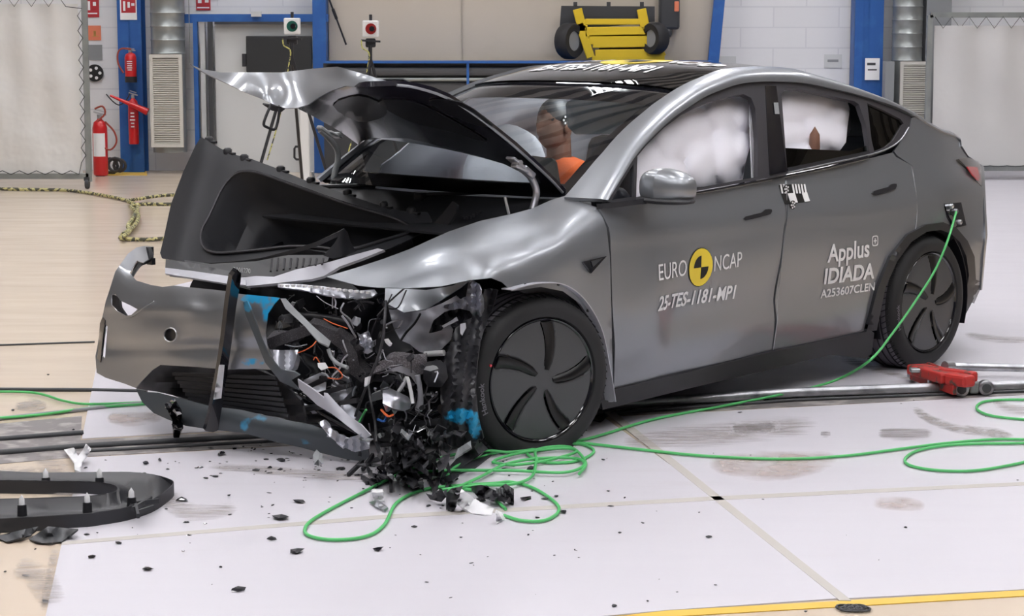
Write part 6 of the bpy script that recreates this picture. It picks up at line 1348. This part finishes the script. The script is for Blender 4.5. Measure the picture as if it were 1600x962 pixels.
fpiece('undertray_sheet', [(648, 735, .012), (700, 738, .012), (745, 716, .012), (762, 702, .012), (770, 708, .012), (742, 730, .012), (700, 745, .012), (660, 746, .012)], 'softblack', 'thin black undertray strip on the floor below the torn corner', warp=0)
fpiece('splitter_fragment', [(257, 631, .20), (273, 622, .22), (284, 641, .17), (286, 663, .10), (278, 687, .01), (271, 687, .01), (269, 656, .12)], 'gloss', 'black angular trim shard standing under the bumper lip', warp=0)
fpiece('wheel_chock_piece', [(925, 655, .01), (944, 644, .03), (950, 650, .01), (938, 658, .01)], 'black', 'small black wedge behind the front wheel', warp=0)
fpiece('smoky_sheet', [(45, 842, .01), (75, 822, .04), (122, 826, .03), (96, 846, .008), (66, 848, .008)], 'darkp', 'dark translucent sheet under the trim ring', warp=.01)
fpiece('smoky_sheet', [(-10, 838, .008), (40, 826, .03), (60, 822, .03), (48, 836, .01), (10, 846, .008)], 'darkp', 'dark torn sheet at the left edge under the trim ring', warp=.01)
mb = MB()
for k in range(6): q = W(1318 + k * 6, 950 + (k % 2) * 3, .003); mb.tube([q + Vector((.022 * math.cos(t * PI / 5), .022 * math.sin(t * PI / 5), .004)) for t in range(10)], .004, 5, closed=True)
thing(mb, 'chain_piece', M['darkp'], 'small dark chain scrap on the yellow line at the bottom right', 'chain')
# the heap below the torn corner
hp = random.Random(9)
for k in range(58):
    a, b = hp.gauss(640, 46), hp.uniform(668, 752)
    if b < 690 and a < 590: a += 50
    if b > 735: a = hp.gauss(615, 28)
    n = hp.randint(4, 6); s_ = hp.uniform(9, 27); ph = hp.uniform(0, 6); el = hp.uniform(.16, .6); rt = hp.uniform(0, 3.1); h0 = max(.02, (752 - b) / 700 + hp.uniform(0, .08)); px = []
    for j in range(n):
        t = ph + 2 * PI * j / n; r = s_ * hp.uniform(.5, 1.1); u, v = r * math.cos(t), r * math.sin(t) * el; px.append((a + u * math.cos(rt) - v * math.sin(rt), b + u * math.sin(rt) + v * math.cos(rt), max(.008, h0 + hp.uniform(-.05, .05))))
    o2 = [(p[0], p[1]) for p in px]; v2, fs = flat_tri(o2, [], 9); vs = []
    hs = np.array(px)
    for (p, q) in v2: d = ((hs[:, :2] - (p, q)) ** 2).sum(1) + 1; w_ = 1 / d; vs.append(W(p, q, float((hs[:, 2] * w_).sum() / w_.sum())))
    V, F = sheet(vs, fs, .006, (0, 0, CAMH)); V[:, 2] = np.maximum(V[:, 2], .005); mb = MB(); mb.add(V, F, False)
    thing(mb, 'heap_fragment', M[hp.choice(['black', 'softblack', 'black', 'gloss', 'darkp', 'seal', 'greyp'])], 'jagged dark plastic piece in the heap below the torn front corner', 'fragment', 'heap of broken plastic below the torn corner')
for k in range(30):
    a, b = hp.gauss(632, 40), hp.uniform(672, 748); h0 = max(.02, (750 - b) / 700); d = hp.uniform(0, 3.1); L_ = hp.uniform(16, 46)
    p0 = W(a, b, h0); p1 = W(a + L_ * math.cos(d), b + L_ * math.sin(d), max(.01, h0 - .04)); mb = MB(); mb.bar(p0, p1, .012, .018, bev=.002)
    thing(mb, 'heap_strut', M[hp.choice(['black', 'softblack', 'seal'])], 'thin dark broken strut in the heap below the torn corner', 'fragment', 'broken struts in the heap')
